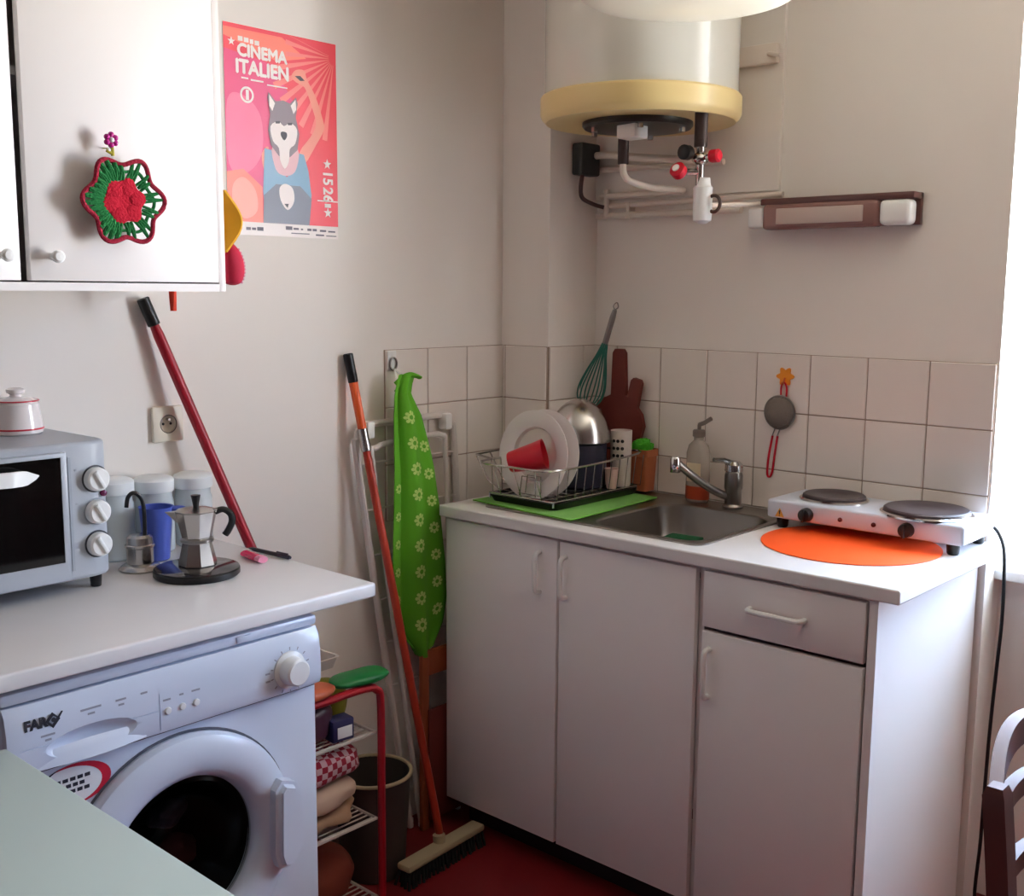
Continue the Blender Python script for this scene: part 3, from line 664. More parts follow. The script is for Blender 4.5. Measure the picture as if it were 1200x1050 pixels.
g.mi = 1; g.poly([(-0.006, -0.001), (-0.001, -0.006), (0.006, 0.003), (0.001, 0.0065)], 0.0004); g.mi = 0; g.poly(circ(0.001, 0.0005, 0.0036, 12), 0.0006)
g.flat = True
part('logo', g, [INK, mat('logo_grey', (120, 130, 144), 0.4)], wm, True)
g = G()
for y, z, w in ((-1.845, 0.790, .022), (-1.845, 0.783, .010), (-1.775, 0.812, .034), (-1.775, 0.804, .012), (-1.725, 0.812, .018), (-1.725, 0.804, .010), (-1.685, 0.812, .012), (-1.646, 0.790, .014), (-1.619, 0.792, .008), (-1.592, 0.792, .016), (-1.448, 0.782, .010), (-1.448, 0.768, .010)):
    g.m = onpanel(y, z, 0.5772 - max(0, (z - .775)) * .085); g.poly([(-w / 2, -0.0016), (w / 2, -0.0016), (w / 2, 0.0016), (-w / 2, 0.0016)], 0)
g.m = Matrix.Translation((0.5768, -1.400, 0.778)) @ Matrix.Rotation(PI / 2, 4, 'Y')
for k in range(14):
    a = 2 * PI * k / 14; g.poly([(0.037 * math.cos(a - .03), 0.037 * math.sin(a - .03)), (0.043 * math.cos(a - .03), 0.043 * math.sin(a - .03)), (0.043 * math.cos(a + .03), 0.043 * math.sin(a + .03)), (0.037 * math.cos(a + .03), 0.037 * math.sin(a + .03))], 0.0004)
MX = mat('marking_grey', (150, 152, 164), 0.6)
for x in g.bm.verts: x.co -= v
bm2 = bmesh.new(); bm2.from_mesh(fas.data); fas.data.materials.append(MX)
vm = [bm2.verts.new(x.co) for x in g.bm.verts]; g.bm.verts.index_update()
for f in g.bm.faces: bm2.faces.new([vm[x.index] for x in f.verts]).material_index = 1
bm2.to_mesh(fas.data); bm2.free(); g.bm.free()
# oval energy sticker
g = G(); g.m = Mfrom((0, 1, 0), (0, 0, 1), (0.5567, -1.800, 0.690))
O = circ(0, 0, 0.062, 48, 0.034); g.poly(O, 0.0002)
g.mi = 1
def ring_band(a0, a1, z, wmax):
    n = 24; out = []; inn = []
    for k in range(n + 1):
        t = k / n; a = math.radians(a0 + (a1 - a0) * t); w = wmax * math.sin(PI * (0.06 + 0.94 * t)) if wmax > 0 else 0.003
        out.append((0.062 * math.cos(a), 0.034 * math.sin(a), z)); inn.append(((0.062 - w) * math.cos(a), (0.034 - w * .55) * math.sin(a), z))
    vs = out + inn; g.mesh(vs, [(i, i + 1, n + 2 + i, n + 1 + i) for i in range(n)])
ring_band(120, -100, 0.0004, 0.016)
g.mi = 2; ring_band(215, 105, 0.0006, 0.0075)
for z, a, b in ((0.010, -0.03, 0.03), (0.0, -0.035, 0.02), (-0.010, -0.03, 0.028)):
    for k in range(5):
        x0 = a + (b - a) * k / 5; g.poly([(x0, z - .003), (x0 + (b - a) / 5 * .75, z - .003), (x0 + (b - a) / 5 * .75, z + .003), (x0, z + .003)], 0.0006)
g.flat = True
part('sticker', g, [WPLAST, mat('sticker_red', (186, 24, 52), 0.45), INK], wm, True, label='white oval sticker with red and black border')
# porthole door
dc = (-1.615, 0.50)
def dl(g): g.m = Matrix.Translation((0, dc[0], dc[1])) @ Matrix.Rotation(PI / 2, 4, 'Y'); return g
g = dl(G()); g.lathe([(0.214, 0.5568), (0.2155, 0.566), (0.211, 0.577), (0.200, 0.583), (0.175, 0.586), (0.154, 0.583), (0.143, 0.574), (0.137, 0.560), (0.136, 0.548), (0.146, 0.545), (0.2, 0.5568)], 72, False, False)
pd = part('porthole_door', g, APPL, wm, True)
g = dl(G()); g.lathe([(0.2150, 0.5568), (0.2150, 0.5580), (0.2195, 0.5580), (0.2195, 0.5568)], 72, False, False); part('rim_gap', g, mat('gap_shade_grey', (84, 86, 96), 0.6), pd, True)
g = G(); g.box(0.5555, 0.5570, YL + .004, YR - .004, 0.7268, 0.7290); part('overhang_shade', g, MATS['gap_shade_grey'], wm, True)  # dark strip added for the shade under the control panel's overhang
g = dl(G()); g.lathe([(0.1375, 0.556), (0.128, 0.560), (0.120, 0.553), (0.112, 0.53), (0.085, 0.505), (0.0, 0.49)], 56, False, False); part('glass', g, mat('porthole_glass', (168, 174, 170), 0.03, trans=1.0, ior=1.15), pd, True)
g = G(); g.m = Mfrom((0, 1, 0), (0, 0, 1), (0.578, 0, 0)); g.prism([(-1.458, 0.450), (-1.450, 0.425), (-1.425, 0.416), (-1.398, 0.450), (-1.395, 0.545), (-1.412, 0.578), (-1.440, 0.588), (-1.455, 0.572)], 0, 0.034)
bmesh.ops.bevel(g.bm, geom=[e for e in g.bm.edges if all(v.co.x > 0.6 for v in e.verts)], offset=0.010, segments=3, affect='EDGES')
part('door_handle', g, APPL, pd, True)
g = dl(G()); g.lathe([(0.0, 0.16), (0.158, 0.16), (0.158, 0.54)], 48, False, False)
part('drum', g, mat('drum_steel', (58, 56, 54), 0.5, metal=0.6), wm, True)
lt = [((0.440, -1.672, 0.465), (0.035, 0.046, 0.040), (200, 190, 180)), ((0.440, -1.585, 0.535), (0.035, 0.042, 0.030), (90, 80, 96)), ((0.440, -1.566, 0.448), (0.035, 0.042, 0.036), (120, 60, 60)), ((0.330, -1.615, 0.400), (0.040, 0.060, 0.036), (60, 70, 66))]
for k, (cc, rr, colr) in enumerate(lt):
    g = G(); g.ell((0, 0, 0), rr, 20, 12)
    for vv in g.bm.verts: vv.co *= 1 + 0.13 * math.sin(vv.co.y * 130 + k) * math.cos(vv.co.z * 110 + 2 * k)
    solo('garment', g, mat('laundry_%d' % k, colr, 0.95), ['pale crumpled garment at left behind the washing machine door glass', 'grey violet garment topmost behind the washing machine door glass', 'dull red garment at right behind the washing machine door glass', 'dark green garment at the bottom behind the washing machine door glass'][k], 'garment', cc, group='laundry in the drum')

# ------------------------------------------------------------------ things on the left worktop
tv = thing('toaster_oven', 'grey-white mini oven with three round knobs on the left worktop', 'mini oven', (0.13, -1.77, 0.9003))
TZ0, TZ1, TY0, TY1, TF = 0.926, 1.181, -1.985, -1.552, 0.246
g = G()
g.prism([(0.012, TY0), (TF - 0.014, TY0), (TF, TY0 + 0.014), (TF, -1.640), (TF - 0.001, -1.590), (TF - 0.006, -1.568), (TF - 0.016, -1.556), (TF - .04, -1.553), (0.012, -1.557)], TZ0, TZ1)
body = part('oven_body', g, TOAST, tv, True)
v = root_of(tv)
c = G(); c.box(TF - 0.20 - v.x, TF + 0.02 - v.x, TY0 + 0.03 - v.y, -1.650 - v.y, 0.958 - v.z, 1.155 - v.z); cut(body, [c])
body.data.materials.append(BLACK)
for p in body.data.polygons:
    c0 = p.center
    if c0.x + v.x < TF - 0.004 and TY0 + 0.02 < c0.y + v.y < -1.64 and 0.95 < c0.z + v.z < 1.16: p.material_index = 1
md = body.modifiers.new('b', 'BEVEL'); md.width = 0.007; md.segments = 3; md.limit_method = 'ANGLE'; md.angle_limit = 0.8
dr = G(); dr.box(TF - 0.003, TF + 0.012, TY0 + 0.012, -1.6405, 0.932, 1.166, 0.003)
dr_o = part('oven_door', dr, TOAST, tv, True)
c = G(); c.box(TF - 0.05 - v.x, TF + 0.05 - v.x, TY0 + 0.035 - v.y, -1.652 - v.y, 0.966 - v.z, 1.158 - v.z); cut(dr_o, [c])
g = G(); g.box(TF + 0.002, TF + 0.010, TY0 + 0.034, -1.651, 0.965, 1.159); part('door_glass', g, DGLASS, dr_o, True)
g = G(); g.m = Matrix.Translation((0, 0, 0)); g.surf(4, 24, lambda u, w: (TF + 0.012 + 0.030 * min(1, 4 * w, 4 * (1 - w)) ** .6 , -1.925 + 0.225 * w, 1.131 + (u - .5) * 0.026 * min(1, 7 * (1 - w) + .05, 7 * w + .05) + 0.004 * math.sin(PI * w)), 0.008)
part('door_handle', g, WPLAST, dr_o, True)
g = G()
for z in (1.01, 1.09): 
    for k in range(8): g.tube([(0.05 + k * 0.022, TY0 + 0.032, z), (0.05 + k * .022, -1.652, z)], 0.0018, 6)
    g.tube([(0.215, TY0 + 0.031, z), (0.215, -1.651, z)], 0.0025, 6)
part('wire_shelf', g, STEEL, tv, True)
for z, ringc in ((1.110, True), (1.049, False), (0.988, True)):
    g = G(); g.m = Matrix.Translation((TF - 0.0015, -1.583, z)) @ Matrix.Rotation(PI / 2, 4, 'Y'); g.lathe([(0.0255, -0.004), (0.0255, 0.0012), (0.0, 0.0012)], 36, False, False); part('dial_ring', g, mat('dial_ring_grey', (70, 72, 78), 0.4) if ringc else APPL2, tv, True)
    g = G(); g.m = Matrix.Translation((TF - .0005, -1.583, z)) @ Matrix.Rotation(PI / 2, 4, 'Y'); g.lathe([(0.0225, 0.001), (0.0215, 0.014), (0.018, 0.017), (0.0, 0.017)], 36, False, False)
    g.m = g.m @ Matrix.Rotation(0.5, 4, 'Z'); g.box(-0.018, 0.018, -0.0035, 0.0035, 0.014, 0.023, 0.002); part('knob', g, WPLAST, tv, True)
g = G(); g.m = Matrix.Translation((TF - .004, -1.5665, 1.081)) @ Matrix.Rotation(PI / 2, 4, 'Y'); g.lathe([(0.0065, -.003), (0.006, 0.003), (0.0, 0.005)], 18, False, False); part('indicator_lamp', g, mat('lamp_purple', (110, 34, 74), 0.15), tv, True)
g = G(); g.box(TF - .0006, TF + 0.0012, -1.634, -1.629, 0.945, 1.155); g.box(TF - .0006, TF + 0.0006, -1.622, -1.618, 1.128, 1.132); g.box(TF - .0006, TF + 0.0006, -1.622, -1.618, 1.066, 1.070); part('panel_trim', g, APPL2, tv, True)
for x, y in ((0.215, -1.575), (0.04, -1.575), (0.215, -1.96), (0.04, -1.96)):
    g = G(); g.m = Matrix.Translation((x, y, 0)); g.lathe([(0.009, 0.9006), (0.010, 0.902), (0.012, 0.926)], 14); part('foot', g, BLACK, tv, True)

sj = thing('sugar_bowl', 'white lidded china pot with red lines standing on the mini oven', 'pot', (0.054, -1.636, TZ1 + 0.0003))
sj.scale = (.93, .93, .93)
g = G(); g.lathe([(0.0, 0.0), (0.046, 0.0), (0.050, 0.003), (0.0505, 0.012), (0.044, 0.055), (0.0445, 0.062), (0.042, 0.064), (0.0, 0.064)], 40, False, False); part('pot_body', g, PORC, sj)
g = G(); g.tube([(0.0503 * math.cos(a), 0.0503 * math.sin(a), 0.011) for a in [2 * PI * k / 48 for k in range(48)]], 0.0018, 6, True); part('base_line', g, REDLINE, sj, label='thin red line round the base')
g = G(); g.lathe([(0.043, 0.0642), (0.0445, 0.067), (0.036, 0.072), (0.012, 0.076), (0.010, 0.080), (0.017, 0.084), (0.018, 0.090), (0.012, 0.093), (0.0, 0.093)], 40, True, False); ld = part('lid', g, PORC, sj)
g = G(); g.tube([(0.0435 * math.cos(a), 0.0435 * math.sin(a), 0.0675) for a in [2 * PI * k / 48 for k in range(48)]], 0.0016, 6, True); part('lid_line', g, REDLINE, ld, label='thin red line round the lid')

JG = mat('jar_plastic', (228, 236, 238), 0.15, trans=0.35, ior=1.2)
JL = mat('jar_lid', (232, 236, 236), 0.3)
def jar(x, y, h, label):
    t = thing('storage_jar', label, 'jar', (x, y, 0.9003), group='storage jars on the worktop')
    g = G(); g.lathe([(0.0, 0), (0.035, 0), (0.040, 0.005), (0.040, h - 0.055), (0.037, h - 0.045), (0.037, h - 0.03), (0.0, h - 0.03)], 36, False, False); part('jar_body', g, JG, t)
    g = G(); g.lathe([(0.0, h - 0.032), (0.0405, h - 0.032), (0.042, h - 0.028), (0.042, h - 0.008), (0.039, h - 0.004), (0.03, h), (0.0, h)], 36, False, False); part('lid', g, JL, t)
jar(0.0435, -1.350, 0.163, 'clear storage jar with pale lid directly behind the blue jug')
jar(0.0435, -1.256, 0.160, 'clear storage jar with pale lid nearest the red broom handle')
jar(0.0435, -1.442, 0.170, 'storage jar beside the mini oven, behind the small spouted coffee maker')
bj = thing('jug', 'blue plastic jug between the two coffee makers', 'jug', (0.112, -1.386, 0.9003))
g = G(); g.lathe([(0.0, 0), (0.022, 0), (0.025, 0.003), (0.034, 0.108), (0.0355, 0.112), (0.033, 0.111), (0.023, 0.006), (0.0, 0.004)], 36, False, False); part('jug_body', g, BLUEP, bj)
g = G(); hd = Vector((0.66, 0.75, 0)).normalized(); g.tube(catmull([hd * 0.031 + Vector((0, 0, 0.105)), hd * 0.056 + Vector((0, 0, 0.104)), hd * 0.068 + Vector((0, 0, 0.085)), hd * 0.064 + Vector((0, 0, 0.05)), hd * 0.056 + Vector((0, 0, 0.012))], 5), 0.0075, 10); part('jug_handle', g, BLUEP, bj)
me_ = thing('coffee_maker', 'small steel stovetop coffee maker with a curved black spout tube', 'coffee maker', (0.160, -1.452, 0.9003))
g = G(); g.lathe([(0.0, 0), (0.040, 0), (0.042, 0.003), (0.036, 0.009), (0.028, 0.014), (0.0, 0.014)], 36, False, False); part('base_cup', g, STEEL, me_)
g = G(); g.lathe([(0.026, 0.014), (0.0265, 0.045), (0.029, 0.047), (0.029, 0.051), (0.026, 0.053), (0.025, 0.066), (0.020, 0.071), (0.0, 0.073)], 36, True, False); part('boiler', g, STEEL, me_)
g = G(); a = Vector((-.25, -1, 0)).normalized(); b0 = Vector((0.004, 0.010, 0.07)); g.tube(catmull([b0, b0 + Vector((0, 0, 0.045)), b0 + a * .004 + Vector((0, 0, 0.072)), b0 + a * .018 + Vector((0, 0, 0.086)), b0 + a * .030 + Vector((0, 0, 0.078)), b0 + a * .034 + Vector((0, 0, 0.058))], 6), 0.0042, 10); part('spout_tube', g, BLACK, me_, label='curved black spout tube')
ds = thing('trivet', 'round black trivet with a polished top under the moka pot', 'trivet', (0.278, -1.398, 0.9003))
g = G(); g.lathe([(0.0, 0), (0.080, 0), (0.083, 0.003), (0.083, 0.012), (0.081, 0.014), (0.0, 0.014)], 64, False, False); part('base', g, BLACK, ds)
g = G(); g.lathe([(0.0, 0.0142), (0.0805, 0.0142), (0.0815, 0.0152), (0.079, 0.0165), (0.0, 0.0165)], 64, False, False); part('plate', g, mat('polished_plate', (96, 94, 98), 0.12, metal=0.9), ds, label='polished dark metal top')
mk = thing('moka_pot', 'aluminium moka pot with black handle and knob on the round trivet', 'coffee maker', (0.266, -1.388, 0.9172))
mk.scale = (1, 1, 0.88)
g = G()
def octa(r, z): return [(r * math.cos(2 * PI * k / 8 + PI / 8), r * math.sin(2 * PI * k / 8 + PI / 8), z) for k in range(8)]
g.loft([octa(0.037, 0), octa(0.038, 0.002), octa(0.0285, 0.050), octa(0.0285, 0.053)], cap0=True); part('boiler', g, STEEL, mk, ang=20)
g = G(); g.lathe([(0.031, 0.053), (0.0325, 0.054), (0.0325, 0.060), (0.030, 0.062)], 32); part('collar', g, DCHROME, mk)
g = G(); g.loft([octa(0.0285, 0.062), octa(0.031, 0.075), octa(0.040, 0.120), octa(0.041, 0.122)], cap0=True)
sdv = Vector((-0.62, -0.78, 0)).normalized(); pv = Vector((sdv.y, -sdv.x, 0))
top_ = [sdv * 0.035 + pv * 0.014, sdv * 0.060, sdv * 0.035 - pv * 0.014]; z_ = 0.121
g.mesh([(p.x, p.y, z_) for p in top_] + [((sdv * .036).x, (sdv * .036).y, 0.094)], [(0, 1, 3), (1, 2, 3), (0, 2, 1), (0, 3, 2)])
part('upper_chamber', g, STEEL, mk, ang=20)
g = G(); g.loft([octa(0.041, 0.1222), octa(0.041, 0.124), octa(0.020, 0.131), octa(0.004, 0.133)], cap0=True); g.box(0.018, 0.030, 0.024, 0.036, 0.119, 0.127, 0.001); ld = part('lid', g, STEEL, mk, ang=20)
g = G(); g.lathe([(0.0055, 0.132), (0.0065, 0.140), (0.0095, 0.156), (0.0095, 0.158), (0.0, 0.159)], 16, True, False); part('lid_knob', g, BLACK, ld)
g = G(); hv = Vector((0.62, 0.78, 0)).normalized()
g.tube(catmull([hv * .036 + Vector((0, 0, .119)), hv * .052 + Vector((0, 0, .124)), hv * .066 + Vector((0, 0, .113)), hv * .068 + Vector((0, 0, .095)), hv * .060 + Vector((0, 0, .075)), hv * .054 + Vector((0, 0, .066))], 5), 0.007, 10); part('handle', g, BLACK, mk)
lg = thing('lighter', 'pink cigarette lighter lying beside the black pen on the worktop', 'lighter', (0.262, -1.252, 0.9005), rot=(0, 0, 0.02))
lv = Vector((0.11, -.012, 0)).normalized()
lg.rotation_euler = (0, 0, math.atan2(lv.y, lv.x))
g = G(); g.m = Matrix.Rotation(PI / 2, 4, 'Y'); g.loft([r3(circ(-.007, 0, .0065, 20, .0115), -.040), r3(circ(-.007, 0, .0070, 20, .012), -.038), r3(circ(-.007, 0, .0070, 20, .012), .018)], cap0=True); part('fuel_body', g, mat('lighter_pink', (226, 30, 92), 0.15), lg)
g = G(); g.m = Matrix.Rotation(PI / 2, 4, 'Y'); g.loft([r3(circ(-.007, 0, .0068, 20, .0115), .018), r3(circ(-.007, 0, .0066, 20, .011), .036)], cap0=True); g.home(); g.m = Matrix.Translation((0.03, 0, 0.009)) @ Matrix.Rotation(PI / 2, 4, 'X'); g.cyl(.005, -.006, .006, 16); part('lighter_head', g, mat('lighter_head', (236, 150, 176), 0.3), lg)
pnn = thing('pen', 'black ballpoint pen lying behind the pink lighter', 'pen', (0.247, -1.205, 0.9052), rz=math.atan2(0.008, 0.12))
g = G(); g.m = Matrix.Rotation(PI / 2, 4, 'Y'); g.lathe([(0.001, -.068), (0.0042, -.052), (0.0046, 0.03)], 16); part('barrel', g, BLACK, pnn)
g = G(); g.m = Matrix.Rotation(PI / 2, 4, 'Y'); g.lathe([(0.0048, 0.03), (0.0048, 0.062), (0.003, 0.068)], 16); g.home(); g.box(0.025, 0.06, -.0015, .0015, 0.005, 0.0075); part('cap', g, mat('pen_cap', (44, 44, 58), 0.3), pnn)

# ------------------------------------------------------------------ wall cupboard
CXF = 0.346
uc = thing('wall_cupboard', 'white double-door wall cupboard above the left worktop', 'cupboard', (0.17, -1.76, 1.452))
g = G(); CZ0, CZ1, CYL, CYR = 1.452, 2.16, -2.16, -1.356
g.box(0.001, 0.326, CYL, CYL + 0.016, CZ0, CZ1); g.box(0.001, 0.343, CYR - 0.014, CYR, CZ0, CZ1, 0.001)
g.box(0.001, 0.343, CYL + 0.016, CYR - 0.014, CZ0, CZ0 + 0.014); g.box(0.001, 0.326, CYL + 0.016, CYR - 0.014, CZ1 - 0.016, CZ1); g.box(0.001, 0.008, CYL + .016, CYR - .014, CZ0 + .014, CZ1 - .016)
g.box(0.008, 0.30, CYL + 0.016, CYR - 0.014, 1.80, 1.814)
part('carcass', g, LAM, uc, True)
def knob(y, z, p):
    g = G(); g.m = Matrix.Translation((CXF, y, z)) @ Matrix.Rotation(PI / 2, 4, 'Y'); g.lathe([(0.006, -.001), (0.005, 0.010), (0.0105, 0.017), (0.0105, 0.023), (0.007, 0.026), (0.0, 0.0265)], 24, False, False); part('knob', g, WPLAST, p, True)
g = G(); g.box(CXF - 0.017, CXF, -1.728, -1.3725, 1.4685, 2.152, 0.0015); dd = part('door', g, LAM, uc, True); knob(-1.690, 1.508, dd)
g = G(); g.box(CXF - 0.017, CXF, -2.155, -1.744, 1.4685, 2.152, 0.0015); dd = part('door', g, LAM, uc, True); knob(-1.772, 1.508, dd)

# crocheted pot holder on the cupboard door
cr = thing('crochet_potholder', 'red and green crocheted flower potholder hanging on the cupboard door', 'potholder', (CXF + 0.024, -1.5725, 1.604))
CM = Mfrom((0, 1, 0), (0, 0, 1), (0, 0, 0)) @ Matrix.Rotation(0.0, 4, 'Z')
def lob(a, r0, amp, n=6, ph=0.0): return r0 + amp * math.cos(n * (a - ph))
g = G(); g.m = CM; N = 48
rings = []
for f, z in ((1.0, -0.003), (1.0, 0.003), (0.86, 0.005), (0.5, 0.004), (0.15, 0.002)):
    rings.append([(f * lob(2 * PI * k / N, 0.0375, 0.0045, 6, .2) * math.cos(2 * PI * k / N), f * lob(2 * PI * k / N, 0.0375, 0.0045, 6, .2) * math.sin(2 * PI * k / N), z) for k in range(N)])
g.loft(rings, cap0=True, cap1=True)
for k in range(6):
    a = 2 * PI * k / 6 + .2; g.ell((0.024 * math.cos(a), 0.024 * math.sin(a), 0.003), (0.014, 0.014, 0.0028), 12, 8)
part('centre_flower', g, WOOL_R, cr, label='bright red crochet flower centre')
g = G(); g.m = CM
M_ = 36
def rim(a): return lob(a, 0.0680, 0.0078, 6, 0.03)
for k in range(M_):
    a0 = 2 * PI * k / M_; a1 = 2 * PI * (k + .5) / M_; a2 = 2 * PI * (k + 1) / M_
    dense = 0.0040 if math.cos(a0 - 2.9) > 0.1 else 0.0026
    p0 = Vector((0.036 * math.cos(a0), 0.036 * math.sin(a0), 0)); p1 = Vector((rim(a1) * .97 * math.cos(a1), rim(a1) * .97 * math.sin(a1), 0.004)); p2 = Vector((0.036 * math.cos(a2), 0.036 * math.sin(a2), 0))
    if k % 3 != 2 or dense > .003: g.tube([p0, (p0 + p1) / 2 + Vector((0, 0, .003)), p1], dense, 6); g.tube([p1, (p1 + p2) / 2 + Vector((0, 0, .003)), p2], dense, 6)
g.tube([(0.0525 * (1 + .07 * math.cos(6 * a)) * math.cos(a), 0.0525 * (1 + .07 * math.cos(6 * a)) * math.sin(a), 0.003) for a in [2 * PI * k / 60 for k in range(60)]], 0.0030, 6, True)
part('green_ring', g, WOOL_G, cr, label='green openwork crochet ring')
g = G(); g.m = CM; g.tube([(rim(a) * math.cos(a), rim(a) * math.sin(a), 0.004 + .002 * math.sin(6 * a)) for a in [2 * PI * k / 84 for k in range(84)]], 0.0042, 8, True); part('edging', g, WOOL_B, cr, label='burgundy scalloped edging')
g = G(); g.m = CM @ Matrix.Translation((-0.018, 0.100, 0))
for k in range(6):
    a = 2 * PI * k / 6 + .5; g.ell((0.0085 * math.cos(a), 0.0085 * math.sin(a), 0), (0.0052, 0.0052, 0.0052), 12, 8)
part('bead_flower', g, PURP, cr, label='purple bead flower')
g = G(); g.m = CM @ Matrix.Translation((-0.018, 0.100, 0)); g.ell((0, 0, 0.002), (0.0045, 0.0045, 0.0045), 12, 8); g.ell((-.005, -0.017, 0), (.0035, .0035, .0035), 10, 6); part('bead_centre', g, WPLAST, cr)
g = G(); g.m = CM @ Matrix.Translation((-0.018, 0.100, 0)); g.tube([(0.001, -0.009, 0), (0.002, -.026, 0)], 0.0032, 8); g.tube([(-0.009, -0.018, 0), (0.0, -.022, 0)], 0.0028, 8); g.tube([(0.0, -.014, -.002), (-0.002, -.012, -.024)], .0012, 6); part('stem_loop', g, mat('olive_bead', (170, 160, 50), 0.4), cr)

# cloth pot holder at the cupboard's right edge
yp = thing('cloth_potholder', 'red padded cloth ornament with a yellow cloth top at the right edge of the cupboard', 'potholder', (0.335, -1.335, 1.46))
g = G(); g.ell((0.318, -1.330, 1.503), (0.030, 0.0255, 0.044), 28, 18)
for vv in g.bm.verts:
    t = (vv.co.z - 1.503) / 0.044; vv.co.y += 0.006 * (-t); 
    if t < -.75: vv.co.z += (-.75 - t) * .02
part('padded_pouch', g, mat('quilted_red', (178, 22, 56), 0.8, bump=0.3, bscale=60), yp, True)
g = G()
for k in range(11):
    t = -0.75 + 1.4 * k / 10; y = -1.330 + 0.0255 * math.sqrt(max(0, 1 - t * t)) * .85 - .006 * t; x = 0.318 + 0.030 * math.sqrt(max(0, 1 - t * t)) * .53
    g.ell((x + .0005, y + .0005, 1.503 + 0.044 * t), (0.0022, 0.0022, 0.0028), 8, 6)
part('stitching', g, mat('pale_thread', (230, 170, 190), 0.8), yp, True, label='pale stitches along the edge')
g = G(); g.surf(10, 10, lambda u, w: (0.300 + 0.045 * w, -1.352 + (0.036 if w < 2 else 0) * math.sin(PI * u) ** 1.1 * (0.6 + .4 * w), 1.525 + 0.115 * u), 0.004)
part('yellow_top', g, YEL, yp, True, label='yellow folded cloth top')
g = G(); g.surf(6, 6, lambda u, w: (0.20 + (0.026 - .020 * u) * (w - .5) * 0.9, -1.3545 + 0.003 * math.sin(PI * w) + .0, 1.52 - 0.100 * u), 0.003)
g2 = G(); g2.surf(8, 8, lambda u, w: (0.1255 + (0.030 * (1 - u) ** .8 + .004) * (w - .5), -1.3425 + 0.008 * math.sin(PI * w), 1.56 - 0.148 * u), 0.004); g.bm.free()
solo('cloth_pennant', g2, mat('red_orange_cloth', (196, 58, 36), 0.85), 'pointed red cloth tip showing below the cupboard bottom', 'cloth', (0.1255, -1.343, 1.42), world=True)

# ------------------------------------------------------------------ poster
PW, PH = 0.312, 0.456
PM = Mfrom((0, 1, 0), (0, 0, 1), (0, 0, 0))
def U(u, v): return ((u - 0.5) * PW, (0.5 - v) * PH)
def cols(): 
    return [mat('poster_red', (232, 62, 78), 0.35, var=0.05), mat('poster_pink', (240, 112, 150), 0.35), mat('poster_coral', (248, 128, 110), 0.35), mat('poster_skin', (240, 148, 130), 0.35),
            mat('poster_grey', (134, 118, 126), 0.35), mat('poster_white', (246, 236, 232), 0.35), mat('poster_blue', (128, 168, 196), 0.35), mat('poster_slate', (118, 122, 138), 0.35), mat('poster_dark', (58, 52, 62), 0.4), mat('poster_rays', (244, 128, 124), 0.35), mat('poster_chest', (226, 180, 186), 0.35), mat('poster_magenta', (226, 70, 122), 0.35), mat('poster_peach', (252, 168, 150), 0.35)]
g = G(); g.m = PM
def shp(mi, pts, z, sm=0):
    g.mi = mi
    if sm: pts = [(p.x, p.y) for p in catmull([(a, b, 0) for a, b in pts], sm, True)]
    q = [U(*p) for p in pts]
    a = sum(q[i][0] * q[(i + 1) % len(q)][1] - q[(i + 1) % len(q)][0] * q[i][1] for i in range(len(q)))
    if a < 0: q = q[::-1]
    # triangulate concave outlines
    b = bmesh.new(); f = b.faces.new([b.verts.new((x, y, z)) for x, y in q]); f.normal_update(); bmesh.ops.triangulate(b, faces=[f]); g.absorb(b)
Z = 0.0004
g.mi = 5; g.box(-PW / 2, PW / 2, -PH / 2, PH / 2, -0.001, 0.0002)
shp(0, [(0, 0), (1, 0), (1, .935), (0, .935)], Z)
shp(11, [(0, .12), (.42, .16), (.62, .35), (.58, .62), (.28, .80), (0, .78)], Z * 1.15, 0)
shp(1, [(0.02, .36), (.16, .33), (.30, .42), (.30, .60), (.16, .70), (.02, .66)], Z * 1.3, 5)
shp(2, [(0, .70), (.14, .68), (.30, .76), (.30, .935), (0, .935)], Z * 1.45)
shp(12, [(0.05, .76), (.14, .72), (.24, .78), (.25, .88), (.14, .92), (.05, .86)], Z * 1.55, 5)
shp(2, [(0, 0.02), (.5, .02), (.72, .10), (.45, .14), (0.0, .06)], Z * 1.2)
for k in range(10):
    a0 = math.radians(97 + 11 * k); a1 = a0 + math.radians(4.5); L = 0.62 if k < 7 else .45
    px, py = 0.98, 0.075
    f = lambda a, l: (px + l * math.cos(a), py + l * PW / PH * math.sin(a))
    pts = [f(a0, .05), f(a0, L), f(a1, L), f(a1, .05)]
    shp(9, [(min(1, max(0, x)), max(0, min(.93, y))) for x, y in pts], Z * 1.6)
# raised arm, hand, body
shp(3, [(.68, .63), (.80, .52), (.875, .44), (.86, .38), (.80, .28), (.72, .20), (.70, .16), (.62, .165), (.58, .20), (.62, .225), (.70, .245), (.76, .33), (.80, .42), (.74, .49), (.64, .57)], Z * 2, 3)
shp(8, [(.61, .195), (.66, .19), (.70, .21), (.66, .215)], Z * 2.3)
shp(3, [(.30, .60), (.36, .56), (.36, .66), (.32, .68)], Z * 2, 3)
shp(6, [(.325, .57), (.39, .575), (.42, .66), (.52, .70), (.60, .66), (.63, .575), (.68, .58), (.72, .66), (.745, .78), (.72, .935), (.32, .935), (.305, .78)], Z * 2.6)
shp(10, [(.40, .55), (.62, .55), (.61, .65), (.55, .69), (.46, .69), (.41, .65)], Z * 3, 3)
shp(7, [(.31, .80), (.42, .74), (.64, .74), (.745, .80), (.72, .935), (.30, .935)], Z * 3.2)
shp(5, [(.45, .76), (.50, .735), (.57, .755), (.58, .82), (.52, .865), (.46, .82)], Z * 3.5, 4)
shp(8, [(.49, .835), (.53, .833), (.52, .855)], Z * 3.8)
